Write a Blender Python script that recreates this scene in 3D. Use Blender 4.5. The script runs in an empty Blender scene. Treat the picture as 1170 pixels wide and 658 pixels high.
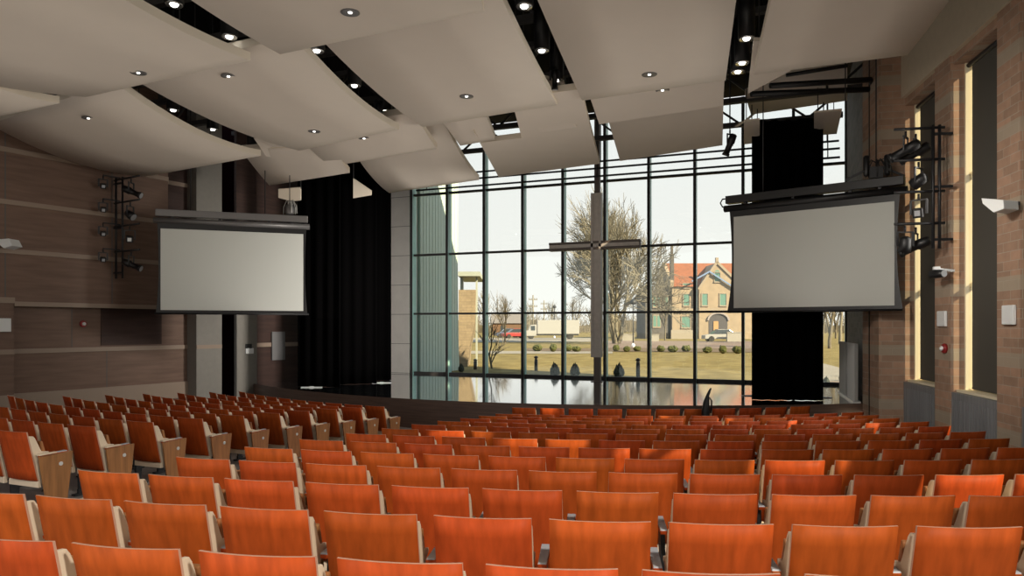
import bpy, bmesh, math, random
from mathutils import Vector, Matrix
from mathutils.bvhtree import BVHTree
random.seed(11)
S = bpy.context.scene
COL = S.collection
rad = math.radians

# ---------------------------------------------------------------- camera frame
# hall frame: X along the stage, Y towards the stage window, Z up from the front of the seating
YAW = rad(21.5)
CAM = Vector((6.769, -24.199, 2.455))
FPX, HOR, CPX = 820.0, 373.0, 585.0
FW = Vector((-math.sin(YAW), math.cos(YAW), 0))
RT = Vector((math.cos(YAW), math.sin(YAW), 0))

def ray(px, py):
    d = FW + RT * ((px - CPX) / FPX)
    d.z = (HOR - py) / FPX
    return d
def at_d(px, py, d): return CAM + ray(px, py) * d
def at_y(px, py, Y):
    r = ray(px, py); return CAM + r * ((Y - CAM.y) / r.y)
def at_z(px, py, Z):
    r = ray(px, py); return CAM + r * ((Z - CAM.z) / r.z)
def at_pl(px, py, P, n):
    r = ray(px, py); k = ((P[0]-CAM.x)*n[0] + (P[1]-CAM.y)*n[1]) / (r.x*n[0] + r.y*n[1])
    return CAM + r * k
def proj(p):
    v = Vector(p) - CAM; d = v.dot(FW)
    return CPX + FPX*v.dot(RT)/d, HOR - FPX*v.z/d, d

# ---------------------------------------------------------------- materials
MATS = {}
def nodes(m): return m.node_tree.nodes, m.node_tree.links
def mat(name, col, rough=.6, metal=0.0, var=0.0, scale=8.0, bump=0.0, spec=.5, stretch=(1,1,1), coord='Object', emit=None, estr=0, rnd=0.0):
    if name in MATS: return MATS[name]
    m = bpy.data.materials.new(name); m.use_nodes = True
    N, L = nodes(m); b = N['Principled BSDF']
    b.inputs['Base Color'].default_value = (*col, 1)
    b.inputs['Roughness'].default_value = rough
    b.inputs['Metallic'].default_value = metal
    b.inputs['Specular IOR Level'].default_value = spec
    if emit:
        b.inputs['Emission Color'].default_value = (*emit, 1); b.inputs['Emission Strength'].default_value = estr
    if var or bump or rnd:
        tc = N.new('ShaderNodeTexCoord'); mp = N.new('ShaderNodeMapping'); nz = N.new('ShaderNodeTexNoise')
        mp.inputs['Scale'].default_value = stretch
        nz.inputs['Scale'].default_value = scale; nz.inputs['Detail'].default_value = 5
        L.new(tc.outputs[coord], mp.inputs['Vector']); L.new(mp.outputs['Vector'], nz.inputs['Vector'])
        if rnd:
            oi = N.new('ShaderNodeObjectInfo'); ml = N.new('ShaderNodeMath'); ml.operation = 'MULTIPLY'; ml.inputs[1].default_value = 37
            L.new(oi.outputs['Random'], ml.inputs[0])
            cb = N.new('ShaderNodeCombineXYZ'); L.new(ml.outputs[0], cb.inputs[0]); L.new(ml.outputs[0], cb.inputs[1])
            L.new(cb.outputs[0], mp.inputs['Location'])
        if var or rnd:
            rp = N.new('ShaderNodeValToRGB')
            rp.color_ramp.elements[0].position = .25; rp.color_ramp.elements[1].position = .75
            rp.color_ramp.elements[0].color = (*[c*(1-var) for c in col], 1)
            rp.color_ramp.elements[1].color = (*[min(1, c*(1+var)) for c in col], 1)
            L.new(nz.outputs['Fac'], rp.inputs['Fac'])
            src = rp.outputs['Color']
            if rnd:
                hs = N.new('ShaderNodeHueSaturation'); mr = N.new('ShaderNodeMapRange')
                mr.inputs['To Min'].default_value = 1-rnd; mr.inputs['To Max'].default_value = 1+rnd
                L.new(oi.outputs['Random'], mr.inputs['Value']); L.new(mr.outputs[0], hs.inputs['Value'])
                m2 = N.new('ShaderNodeMapRange'); m2.inputs['To Min'].default_value = .498; m2.inputs['To Max'].default_value = .508
                L.new(oi.outputs['Random'], m2.inputs['Value']); 
                fr = N.new('ShaderNodeMath'); fr.operation = 'FRACT'; mm = N.new('ShaderNodeMath'); mm.operation='MULTIPLY'; mm.inputs[1].default_value = 7.3
                L.new(oi.outputs['Random'], mm.inputs[0]); L.new(mm.outputs[0], fr.inputs[0]); L.new(fr.outputs[0], m2.inputs['Value'])
                L.new(m2.outputs[0], hs.inputs['Hue'])
                L.new(src, hs.inputs['Color']); src = hs.outputs['Color']
            L.new(src, b.inputs['Base Color'])
        if bump:
            bp = N.new('ShaderNodeBump'); bp.inputs['Strength'].default_value = bump; bp.inputs['Distance'].default_value = .02
            L.new(nz.outputs['Fac'], bp.inputs['Height']); L.new(bp.outputs['Normal'], b.inputs['Normal'])
    MATS[name] = m
    return m

def brick_mat(name, c1, c2, mortar, rough=.85, bands=False):
    # UV in metres: courses of 7.5 cm
    m = bpy.data.materials.new(name); m.use_nodes = True
    N, L = nodes(m); b = N['Principled BSDF']; b.inputs['Roughness'].default_value = rough
    tc = N.new('ShaderNodeUVMap')
    br = N.new('ShaderNodeTexBrick')
    br.inputs['Scale'].default_value = 1.0
    br.inputs['Brick Width'].default_value = .42; br.inputs['Row Height'].default_value = .135
    br.inputs['Mortar Size'].default_value = .006; br.inputs['Mortar Smooth'].default_value = .3; br.inputs['Bias'].default_value = -.1
    br.inputs['Color1'].default_value = (*c1, 1); br.inputs['Color2'].default_value = (*c2, 1); br.inputs['Mortar'].default_value = (*mortar, 1)
    L.new(tc.outputs['UV'], br.inputs['Vector'])
    nz = N.new('ShaderNodeTexNoise'); nz.inputs['Scale'].default_value = 6; L.new(tc.outputs['UV'], nz.inputs['Vector'])
    mx = N.new('ShaderNodeMix'); mx.data_type = 'RGBA'; mx.blend_type = 'MULTIPLY'; mx.inputs['Factor'].default_value = .55
    rp = N.new('ShaderNodeValToRGB'); rp.color_ramp.elements[0].color = (.45,.42,.4,1); rp.color_ramp.elements[1].color = (1.15,1.1,1.05,1)
    L.new(nz.outputs['Fac'], rp.inputs['Fac'])
    L.new(br.outputs['Color'], mx.inputs['A']); L.new(rp.outputs['Color'], mx.inputs['B'])
    # paler soldier bands about every metre
    if bands:
        sp = N.new('ShaderNodeSeparateXYZ'); L.new(tc.outputs['UV'], sp.inputs[0])
        def mth(op, a, v):
            n = N.new('ShaderNodeMath'); n.operation = op; L.new(a, n.inputs[0]); n.inputs[1].default_value = v; return n.outputs[0]
        fr = mth('FRACT', mth('DIVIDE', mth('SUBTRACT', sp.outputs['Y'], 1.88), 1.08), 0)
        ls = mth('MULTIPLY', mth('LESS_THAN', fr, .19), .75)
        m2 = N.new('ShaderNodeMix'); m2.data_type = 'RGBA'; m2.inputs['B'].default_value = (.36,.31,.235,1)
        L.new(ls, m2.inputs['Factor']); L.new(mx.outputs['Result'], m2.inputs['A']); mx = m2
    L.new(mx.outputs['Result'], b.inputs['Base Color'])
    bp = N.new('ShaderNodeBump'); bp.inputs['Strength'].default_value = .35; bp.inputs['Distance'].default_value = .01
    inv = N.new('ShaderNodeMath'); inv.operation = 'SUBTRACT'; inv.inputs[0].default_value = 1; L.new(br.outputs['Fac'], inv.inputs[1])
    L.new(inv.outputs[0], bp.inputs['Height']); L.new(bp.outputs['Normal'], b.inputs['Normal'])
    MATS[name] = m; return m

def glass_mat(name, tint, refl=.08):
    m = bpy.data.materials.new(name); m.use_nodes = True
    N, L = nodes(m); N.remove(N['Principled BSDF']); out = N['Material Output']
    tr = N.new('ShaderNodeBsdfTransparent'); tr.inputs['Color'].default_value = (*tint, 1)
    gl = N.new('ShaderNodeBsdfGlossy'); gl.inputs['Roughness'].default_value = .02; gl.inputs['Color'].default_value = (.9,1,.97,1)
    fr = N.new('ShaderNodeFresnel'); fr.inputs['IOR'].default_value = 1.45
    mx = N.new('ShaderNodeMixShader')
    L.new(fr.outputs[0], mx.inputs[0]); L.new(tr.outputs[0], mx.inputs[1]); L.new(gl.outputs[0], mx.inputs[2]); L.new(mx.outputs[0], out.inputs['Surface'])
    MATS[name] = m; return m

def mesh_blind_mat(name, col, openness):
    m = bpy.data.materials.new(name); m.use_nodes = True
    N, L = nodes(m); b = N['Principled BSDF']; out = N['Material Output']
    b.inputs['Base Color'].default_value = (*col, 1); b.inputs['Roughness'].default_value = .9
    tr = N.new('ShaderNodeBsdfTransparent'); mx = N.new('ShaderNodeMixShader'); mx.inputs[0].default_value = openness
    L.new(b.outputs[0], mx.inputs[1]); L.new(tr.outputs[0], mx.inputs[2]); L.new(mx.outputs[0], out.inputs['Surface'])
    MATS[name] = m; return m

# ---------------------------------------------------------------- mesh helpers
def box(bm, x0, x1, y0, y1, z0, z1, M=None, mi=0):
    co = [(x0,y0,z0),(x1,y0,z0),(x1,y1,z0),(x0,y1,z0),(x0,y0,z1),(x1,y0,z1),(x1,y1,z1),(x0,y1,z1)]
    vs = [bm.verts.new((M @ Vector(c)) if M is not None else c) for c in co]
    fs = []
    for f in ((3,2,1,0),(4,5,6,7),(0,1,5,4),(1,2,6,5),(2,3,7,6),(3,0,4,7)):
        fc = bm.faces.new([vs[i] for i in f]); fc.material_index = mi; fs.append(fc)
    return fs
def hexa(bm, lo, hi, mi=0):
    """two quads of 4 points each, joined"""
    a = [bm.verts.new(p) for p in lo]; b = [bm.verts.new(p) for p in hi]
    n = len(a)
    fs = [bm.faces.new(a[::-1]), bm.faces.new(b)]
    for i in range(n): fs.append(bm.faces.new((a[i], a[(i+1)%n], b[(i+1)%n], b[i])))
    for f in fs: f.material_index = mi
    return fs
def frame_of(d):
    d = d.normalized(); u = d.cross(Vector((0,0,1)))
    if u.length < 1e-4: u = Vector((1,0,0))
    u.normalize(); return u, d.cross(u).normalized()
def tube(bm, pts, r, n=8, mi=0, cap=True):
    pts = [Vector(p) for p in pts]; rs = r if isinstance(r, (list, tuple)) else [r]*len(pts)
    rings = []
    u = None
    for i, p in enumerate(pts):
        d = (pts[min(i+1, len(pts)-1)] - pts[max(i-1, 0)])
        if u is None: u, v = frame_of(d)
        else:
            d.normalize(); u = (u - d*u.dot(d)).normalized(); v = d.cross(u)
        rings.append([bm.verts.new(p + (u*math.cos(2*math.pi*k/n) + v*math.sin(2*math.pi*k/n))*rs[i]) for k in range(n)])
    for a, b in zip(rings, rings[1:]):
        for k in range(n):
            f = bm.faces.new((a[k], a[(k+1)%n], b[(k+1)%n], b[k])); f.material_index = mi; f.smooth = n > 5
    if cap:
        bm.faces.new(rings[0][::-1]).material_index = mi; bm.faces.new(rings[-1]).material_index = mi
def bar(bm, a, b, w, h, mi=0, up=Vector((0,0,1))):
    a, b = Vector(a), Vector(b); d = (b-a).normalized(); u = d.cross(up)
    if u.length < 1e-4: u = Vector((1,0,0))
    u.normalize(); v = u.cross(d)
    q = [u*(-w/2)-v*(h/2), u*(w/2)-v*(h/2), u*(w/2)+v*(h/2), u*(-w/2)+v*(h/2)]
    hexa(bm, [a+c for c in q], [b+c for c in q], mi)
def prism(bm, prof, x0, x1, mi=0, M=None):
    """profile of (y,z) points extruded along x"""
    lo = [Vector((x0, y, z)) for y, z in prof]; hi = [Vector((x1, y, z)) for y, z in prof]
    if M is not None: lo = [M @ p for p in lo]; hi = [M @ p for p in hi]
    return hexa(bm, lo, hi, mi)
def lathe(bm, prof, c=(0,0,0), n=14, mi=0):
    c = Vector(c); rings = []
    for r, z in prof:
        rings.append([bm.verts.new(c + Vector((r*math.cos(2*math.pi*k/n), r*math.sin(2*math.pi*k/n), z))) for k in range(n)])
    for a, b in zip(rings, rings[1:]):
        for k in range(n):
            f = bm.faces.new((a[k], a[(k+1)%n], b[(k+1)%n], b[k])); f.material_index = mi; f.smooth = True
    for rg, fl in ((rings[0], True), (rings[-1], False)):
        f = bm.faces.new(rg[::-1] if fl else rg); f.material_index = mi
def orient(p, d):
    """matrix that puts local +Z along d at p"""
    u, v = frame_of(Vector(d)); w = Vector(d).normalized()
    return Matrix(((u.x, v.x, w.x, p[0]), (u.y, v.y, w.y, p[1]), (u.z, v.z, w.z, p[2]), (0,0,0,1)))

def obj(name, bm, m, parent=None, label=None, uvbox=False, bevel=0, smooth=None):
    bmesh.ops.recalc_face_normals(bm, faces=bm.faces)
    if uvbox:
        uv = bm.loops.layers.uv.new('UVMap')
        for f in bm.faces:
            n = f.normal
            if abs(n.z) > .7: ax = (Vector((1,0,0)), Vector((0,1,0)))
            else:
                t = Vector((-n.y, n.x, 0)).normalized(); ax = (t, Vector((0,0,1)))
            for l in f.loops: l[uv].uv = (l.vert.co.dot(ax[0]), l.vert.co.dot(ax[1]))
    me = bpy.data.meshes.new(name); bm.to_mesh(me); bm.free()
    for mm in (m if isinstance(m, (list, tuple)) else [m]): me.materials.append(mm)
    o = bpy.data.objects.new(name, me); COL.objects.link(o)
    if parent is not None: o.parent = parent
    if label: o['label'] = label
    if bevel:
        md = o.modifiers.new('bevel', 'BEVEL'); md.width = bevel; md.segments = 2; md.limit_method = 'ANGLE'
    return o
def tag(o, label, cat, group=None, kind=None):
    if label: o['label'] = label
    if cat: o['category'] = cat
    if group: o['group'] = group
    if kind: o['kind'] = kind
    return o
def thing(name, label, cat, loc=(0,0,0), rz=0, group=None):
    o = bpy.data.objects.new(name, None); COL.objects.link(o)
    o.location = loc; o.rotation_euler = (0,0,rz); o.empty_display_size = .2
    o['label'] = label; o['category'] = cat
    if group: o['group'] = group
    return o
def struct(name, bm, m, parent=None, uvbox=False):
    o = obj(name, bm, m, parent, uvbox=uvbox)
    if parent is None: o['kind'] = 'structure'
    return o
def dup(root, loc, rz, label, group=None, scale=None, skip=()):
    r = root.copy(); COL.objects.link(r); r.location = loc; r.rotation_euler = (0,0,rz)
    if scale: r.scale = scale
    r['label'] = label
    if group: r['group'] = group
    for ch in list(root.children):
        if ch.name.split('.')[0] in skip: continue
        c = ch.copy(); COL.objects.link(c); c.parent = r
        for g in list(ch.children):
            d = g.copy(); COL.objects.link(d); d.parent = c
    return r
ORD = 'zeroth first second third fourth fifth sixth seventh eighth ninth tenth eleventh twelfth thirteenth fourteenth fifteenth sixteenth'.split()
NUM = 'zero one two three four five six seven eight nine ten eleven twelve thirteen fourteen fifteen'.split()

# ---------------------------------------------------------------- palette
M_seat  = mat('seat veneer', (.44,.068,.0135), .5, var=.25, scale=2.2, stretch=(9,9,.6), rnd=.13, spec=.09)
M_edge  = mat('plywood edge', (.62,.36,.25), .5)
M_cream = mat('cream casting', (.86,.71,.53), .45, var=.04)
M_armgr = mat('arm pad grey', (.42,.44,.47), .4)
M_dark  = mat('dark steel', (.012,.012,.014), .5)
M_black = mat('black metal', (.006,.006,.007), .45)
M_endp  = mat('end panel wood', (.34,.135,.048), .45, var=.3, scale=3, stretch=(8,8,.8), rnd=.1)
M_disc  = mat('silver plaque', (.75,.76,.76), .3, metal=.3)
M_ceil  = mat('painted acoustic panel', (.71,.635,.555), .85, var=.02, scale=1.5)
M_ceile = mat('panel edge', (.80,.72,.60), .8)
M_void  = mat('black void', (.006,.0055,.007), .95, spec=.1)
M_truss = mat('dark truss', (.05,.048,.05), .7)
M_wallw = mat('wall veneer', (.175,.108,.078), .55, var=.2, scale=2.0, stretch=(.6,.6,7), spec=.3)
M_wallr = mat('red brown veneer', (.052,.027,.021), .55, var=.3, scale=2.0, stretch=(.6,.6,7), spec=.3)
M_trim  = mat('pale wood strip', (.29,.215,.16), .5)
M_colm  = mat('pale column', (.21,.195,.17), .6, var=.05)
M_conc  = mat('pale concrete', (.74,.72,.68), .8, var=.05, scale=3)
M_joint = mat('joint', (.12,.115,.11), .9)
M_brick = brick_mat('brown brick', (.46,.29,.20), (.30,.20,.14), (.42,.36,.29), bands=True)
M_brickg= brick_mat('grey brick', (.28,.25,.235), (.20,.185,.175), (.27,.25,.235))
M_plast = mat('plaster', (.54,.455,.33), .9, var=.04)
M_curt  = mat('black velvet', (.0007,.0006,.0007), .95, spec=.05)
M_stage = mat('polished stage floor', (.016,.018,.019), .075, spec=.9)
M_stage.node_tree.nodes['Principled BSDF'].inputs['Coat Weight'].default_value = 1
M_stage.node_tree.nodes['Principled BSDF'].inputs['Coat Roughness'].default_value = .07
M_fasc  = mat('stage fascia wood', (.12,.075,.058), .5, var=.25, scale=3, stretch=(.5,.5,8))
M_floor = mat('grey floor', (.30,.29,.285), .6, var=.08, scale=5)
M_mull  = mat('green grey aluminium', (.32,.60,.57), .4, metal=.0)
M_glass = glass_mat('clear glass', (.965,.99,.98))
M_white = mat('white plastic', (.78,.80,.80), .5)
M_scr   = mat('screen cloth', (.58,.60,.565), .9)
M_alu   = mat('grey aluminium', (.16,.155,.155), .4, metal=.4)
M_lamp  = mat('lamp glow', (1,1,1), .3, emit=(1,.97,.9), estr=6)
M_refl  = mat('lamp reflector', (.75,.75,.75), .15, metal=.9)
M_radi  = mat('grey grille metal', (.24,.245,.255), .5, metal=.2, var=.25, scale=2, stretch=(14,14,.4))
M_silver= mat('silver pleated metal', (.74,.74,.71), .35, metal=.15)
M_red   = mat('red plastic', (.30,.02,.02), .4)
# ================================================================ SEATING
def Rk(k): return 21.73 - .829*k if k < 12 else 11.05
def top_drop(k): return .9126 + .0522*k + .00046*k*k
def floor_row(k): return CAM.z - top_drop(k) - .85
def floor_at(r):
    k = max(-4.0, (21.73 - r)/.829)
    if k >= 11.3: return floor_row(12)
    return floor_row(k)

def make_chair(end=None):
    t = thing('auditorium_chair', 'wooden auditorium chair', 'chair')
    # curved plywood back: top edge at y=0, z=.85
    bm = bmesh.new(); nx, nz, W, T = 8, 5, .475, .014
    def bk(u, v, off):
        z = .335 + .515*v
        y = .115*(1-v)
        y += -.028*(1-(2*u-1)**2) + off
        return Vector(((u-.5)*W, y, z))
    A = [[bm.verts.new(bk(i/nx, j/nz, 0)) for j in range(nz+1)] for i in range(nx+1)]
    B = [[bm.verts.new(bk(i/nx, j/nz, T)) for j in range(nz+1)] for i in range(nx+1)]
    for i in range(nx):
        for j in range(nz):
            f = bm.faces.new((A[i][j], A[i+1][j], A[i+1][j+1], A[i][j+1])); f.smooth = True
            f = bm.faces.new((B[i][j], B[i][j+1], B[i+1][j+1], B[i+1][j])); f.smooth = True
    for i in range(nx):
        bm.faces.new((A[i][nz], A[i+1][nz], B[i+1][nz], B[i][nz])).material_index = 1
        bm.faces.new((A[i+1][0], A[i][0], B[i][0], B[i+1][0]))
    for j in range(nz):
        bm.faces.new((A[0][j], A[0][j+1], B[0][j+1], B[0][j])).material_index = 1
        bm.faces.new((A[nx][j+1], A[nx][j], B[nx][j], B[nx][j+1])).material_index = 1
    obj('backrest', bm, [M_seat, M_edge], t)
    prof = [(.018,.795),(.030,.806),(.074,.80),(.094,.775),(.145,.66),(.160,.634),(.235,.622),(.242,.598),(.185,.575),(.162,.545),(.164,.50),(.188,.485),(.190,.40),(.165,.30),(.118,.30),(.126,.36),(.094,.52),(.040,.74)]
    for s in (-1, 1):
        bm = bmesh.new(); x = s*.224
        prism(bm, prof, x-.011, x+.011)
        obj('side_bracket', bm, M_cream, t, bevel=.004)
    # folded seat, in front of the back
    bm = bmesh.new()
    sp = [(.165,.36),(.205,.345),(.235,.40),(.215,.60),(.175,.74),(.150,.735),(.165,.60)]
    prism(bm, sp, -.225, .225)
    obj('seat', bm, M_endp, t, bevel=.008)
    bm = bmesh.new(); box(bm, -.236, .236, .118, .160, .262, .325)
    obj('seat_beam', bm, M_cream, t, bevel=.006)
    def arm(x):
        bm = bmesh.new()
        hexa(bm, [(x-.022,.105,.578),(x+.022,.105,.578),(x+.026,.385,.588),(x-.026,.385,.588)],
                 [(x-.022,.10,.600),(x+.022,.10,.600),(x+.027,.39,.610),(x-.027,.39,.610)])
        a = obj('armrest', bm, M_seat, t, bevel=.004)
        bm = bmesh.new()
        hexa(bm, [(x-.0215,.104,.6005),(x+.0215,.104,.6005),(x+.0265,.386,.6105),(x-.0265,.386,.6105)],
                 [(x-.0195,.108,.608),(x+.0195,.108,.608),(x+.0245,.38,.618),(x-.0245,.38,.618)])
        obj('arm_pad', bm, M_armgr, a, label='grey arm pad')
    def post(x):
        bm = bmesh.new()
        prism(bm, [(.17,.575),(.30,.582),(.27,.45),(.235,.06),(.165,.06),(.16,.40)], x-.014, x+.014)
        box(bm, x-.03, x+.03, .10, .32, 0, .02)
        box(bm, x-.02, x+.02, .16, .25, .02, .065)
        obj('leg', bm, M_dark, t)
    arm(.28); post(.28)
    if end == 'left': arm(-.28); post(-.28)
    if end:
        s = 1 if end == 'right' else -1; x = s*.315
        bm = bmesh.new()
        prism(bm, [(.075,.592),(.435,.605),(.430,.56),(.375,.11),(.150,.11),(.095,.45)], x-.011, x+.011)
        p = obj('end_panel', bm, M_endp, t, bevel=.004, label='wooden end panel facing the aisle')
        bm = bmesh.new()
        M = orient((x + s*.011, .30, .49), (s, 0, 0)); lathe(bm, [(.022,0),(.022,.004),(.018,.006)], n=14)
        bmesh.ops.transform(bm, matrix=M, verts=bm.verts)
        obj('row_plaque', bm, M_disc, p, label='round silver row plaque')
        bm = bmesh.new()
        prism(bm, [(.075,.606),(.25,.611),(.26,.622),(.075,.624)], x-.034, x+.018)
        obj('end_cap', bm, M_cream, p, label='cream arm cap')
    return t

def aim(th_deg, R):
    th = rad(th_deg); return Vector((R*math.sin(th), -R*math.cos(th), 0)), th
def edge_ok(P, k, m=1.0):
    x, y, d = proj((P.x, P.y, floor_row(k)+.85))
    if d < .6: return False
    hw = .33*FPX/d
    return x+hw > -15 and x-hw < 1185 and y < 676

protos = {None: make_chair(None), 'left': make_chair('left'), 'right': make_chair('right')}
usedp = set()
n_chairs = 0
def put_chair(P, th, k, kind, label, group):
    global n_chairs
    z = floor_row(k); loc = (P.x, P.y, z)
    n_chairs += 1
    if kind not in usedp:
        usedp.add(kind); o = protos[kind]; o.location = loc; o.rotation_euler = (0,0,th); o['label'] = label; o['group'] = group
    else: dup(protos[kind], loc, th, label, group)
def seat_label(i, k, kind, side, n):
    r = NUM[13-k]
    pre = 'auditorium chair with aisle panel' if kind else 'wooden auditorium chair'
    return f"{pre}, {ORD[i]} from centre aisle, row {r} from stage, {side}"
first = {-1:6.78,0:6.94,1:6.92,2:7.17,3:7.27,4:7.44,5:7.72,6:7.92,7:8.14,8:8.42,9:8.78,10:9.07,11:9.45,12:9.28}
last  = {-1:26.0,0:26.6,1:27.3,2:28.0,3:28.7,4:29.5,5:30.3,6:31.2,7:32.13,8:33.11,9:34.55,10:35.99,11:37.89,12:38.51}
for k in range(-1, 13):
    R = Rk(k); pp = math.degrees(.56/R)
    n = max(2, round((last[k]-first[k])/pp) + 1)
    if k in (6,7,8,9,10,11,12): pp = max(.99*pp, (last[k]-first[k])/(n-1))
    for i in range(n):
        P, th = aim(first[k] + i*pp, R)
        if not edge_ok(P, k): continue
        kind = 'left' if i == 0 else ('right' if i == n-1 else None)
        put_chair(P, th, k, kind, seat_label(i+1, k, kind, 'brick wall side', n), f'chairs of row {NUM[13-k]} on the brick wall side')
lend = {1:-1.5,2:-1.8,3:-2.12,4:-2.47,5:-2.77,6:-3.03,7:-3.37,8:-3.71,9:-4.22,10:-4.65,11:-5.1,12:-5.5}
for k in range(1, 13):
    R = 21.73 - .829*k; pp = math.degrees(.56/R)
    th0 = math.degrees(math.asin(-6.15/R)); n = int((lend[k]-th0)/pp + .35) + 1
    for i in range(n):
        P, th = aim(lend[k] - i*pp, R)
        if not edge_ok(P, k): continue
        kind = 'right' if i == 0 else ('left' if i == n-1 else None)
        put_chair(P, th, k, kind, seat_label(i+1, k, kind, 'wood wall side', n), f'chairs of row {NUM[13-k]} on the wood wall side')
print('CHAIRS', n_chairs)

# ================================================================ FLOOR, STAGE
bm = bmesh.new(); NA = 60
rs = [2.0, 6.0, 9.0, 10.5] + [11.05 + .5*i for i in range(0, 52)]
ring = []
for r in rs:
    ring.append([bm.verts.new((r*math.sin(a), -r*math.cos(a), floor_at(r))) for a in [rad(-80 + 160*j/NA) for j in range(NA+1)]])
for a, b in zip(ring, ring[1:]):
    for j in range(NA):
        f = bm.faces.new((a[j], b[j], b[j+1], a[j+1])); f.smooth = True
struct('floor', bm, M_floor)

def stage_front(x): return -8.95 + (x+.7)**2/27.0
bm = bmesh.new()
xs = [-10.4 + 19.2*i/60 for i in range(61)]
lo, hi, bk = [], [], []
for x in xs:
    y = stage_front(x)
    lo.append(bm.verts.new((x, y, -.2))); hi.append(bm.verts.new((x, y, .70))); bk.append(bm.verts.new((x, -.45, .70)))
for i in range(60):
    bm.faces.new((lo[i], lo[i+1], hi[i+1], hi[i])).material_index = 1
    bm.faces.new((hi[i], hi[i+1], bk[i+1], bk[i]))
o = obj('stage_platform', bm, [M_stage, M_fasc]); tag(o, 'low stage platform with dark wood front and glossy reflecting floor', 'stage', kind='structure')

# ================================================================ GLASS WALL
GY = -.75
gx = [-6.45 + 1.465*i for i in range(11)]
gz = [.70, 2.925, 5.10, 7.33, 9.5]
win = bpy.data.objects.new('window_1', None); COL.objects.link(win); win['kind'] = 'structure'
win['label'] = 'tall gridded glass wall behind the stage'
for i, x in enumerate(gx):
    bm = bmesh.new(); box(bm, x-.042, x+.042, GY-.07, GY+.24, .70, 9.6); box(bm, x-.044, x+.044, GY-.09, GY-.065, .70, 9.6, mi=1); obj('mullion', bm, [M_mull, M_truss], win)
for z in gz:
    bm = bmesh.new(); h = .035 if z > 1 else .08
    box(bm, gx[0], gx[-1], GY+.02, GY+.16, z-h if z > 1 else .70, z+h); obj('transom', bm, M_truss, win)
bm = bmesh.new(); box(bm, gx[0], gx[-1], GY+.075, GY+.085, .72, 9.6); obj('glass_pane', bm, M_glass, win)

# pale pier at the end of the glass wall
bm = bmesh.new(); box(bm, -7.34, -6.52, GY-.10, GY+.5, .70, 9.6)
for i in range(9): box(bm, -7.345, -6.515, GY-.104, GY+.3, .72+1.09*i, .735+1.09*i, mi=1)
struct('wall_stage', bm, [M_conc, M_joint])

# ================================================================ RIGHT (BRICK) WALL
A10 = rad(10.8)
RO = Vector((8.49, -6.4, 0)); Rt = Vector((math.sin(A10), -math.cos(A10), 0)); Rn = Vector((-math.cos(A10), -math.sin(A10), 0))
def RM(s, q=0, z=0): return RO + Rt*s + Rn*q + Vector((0,0,z))
def rwbox(bm, s0, s1, q0, q1, z0, z1, mi=0):
    c = [(s0,q0),(s1,q0),(s1,q1),(s0,q1)]
    return hexa(bm, [RM(s,q,z0) for s,q in c], [RM(s,q,z1) for s,q in c], mi)
BAY, WID, NB = 2.30, 1.64, 11
SILL, HEAD = 1.40, 6.85
s_win = [1.65 + BAY*i for i in range(NB)]
bm = bmesh.new()
rwbox(bm, .55, 1.65, -.40, .47, -.3, 9.9)                   # the pier that ends the stage opening
for i, s in enumerate(s_win):
    if i: rwbox(bm, s-(BAY-WID), s, -.40, .03, -.3, 7.0)
    rwbox(bm, s, s+WID, -.40, -.12, -.3, SILL-.04)
    rwbox(bm, s, s+WID, -.40, -.02, HEAD, 7.0)
rwbox(bm, s_win[-1]+WID, s_win[-1]+WID+1.2, -.40, .03, -.3, 7.0)
struct('wall_right', bm, M_brick, uvbox=True)
bm = bmesh.new(); rwbox(bm, 1.66, s_win[-1]+WID+1.2, -.40, .06, 7.0, 9.9)
struct('trim_1', bm, M_plast)
bm = bmesh.new()  # wall of the stage wing beside the glass
hexa(bm, [(8.20,GY-.1,.5),(8.30,-7.05,.5),(8.9,-7.0,.5),(8.8,GY-.1,.5)], [(8.20,GY-.1,9.6),(8.30,-7.05,9.6),(8.9,-7.0,9.6),(8.8,GY-.1,9.6)])
struct('wall_stage_wing', bm, M_brickg, uvbox=True)
M_frame = mat('cream window frame', (.80,.72,.52), .6)
M_blind = mesh_blind_mat('dark mesh blind', (.07,.065,.054), .05)
slits = {0:(.09,0), 1:(.09,0), 2:(.0,.32), 3:(.0,0), 4:(0,0), 5:(.72,0)}
GRN = ['farthest', 'second']
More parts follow.
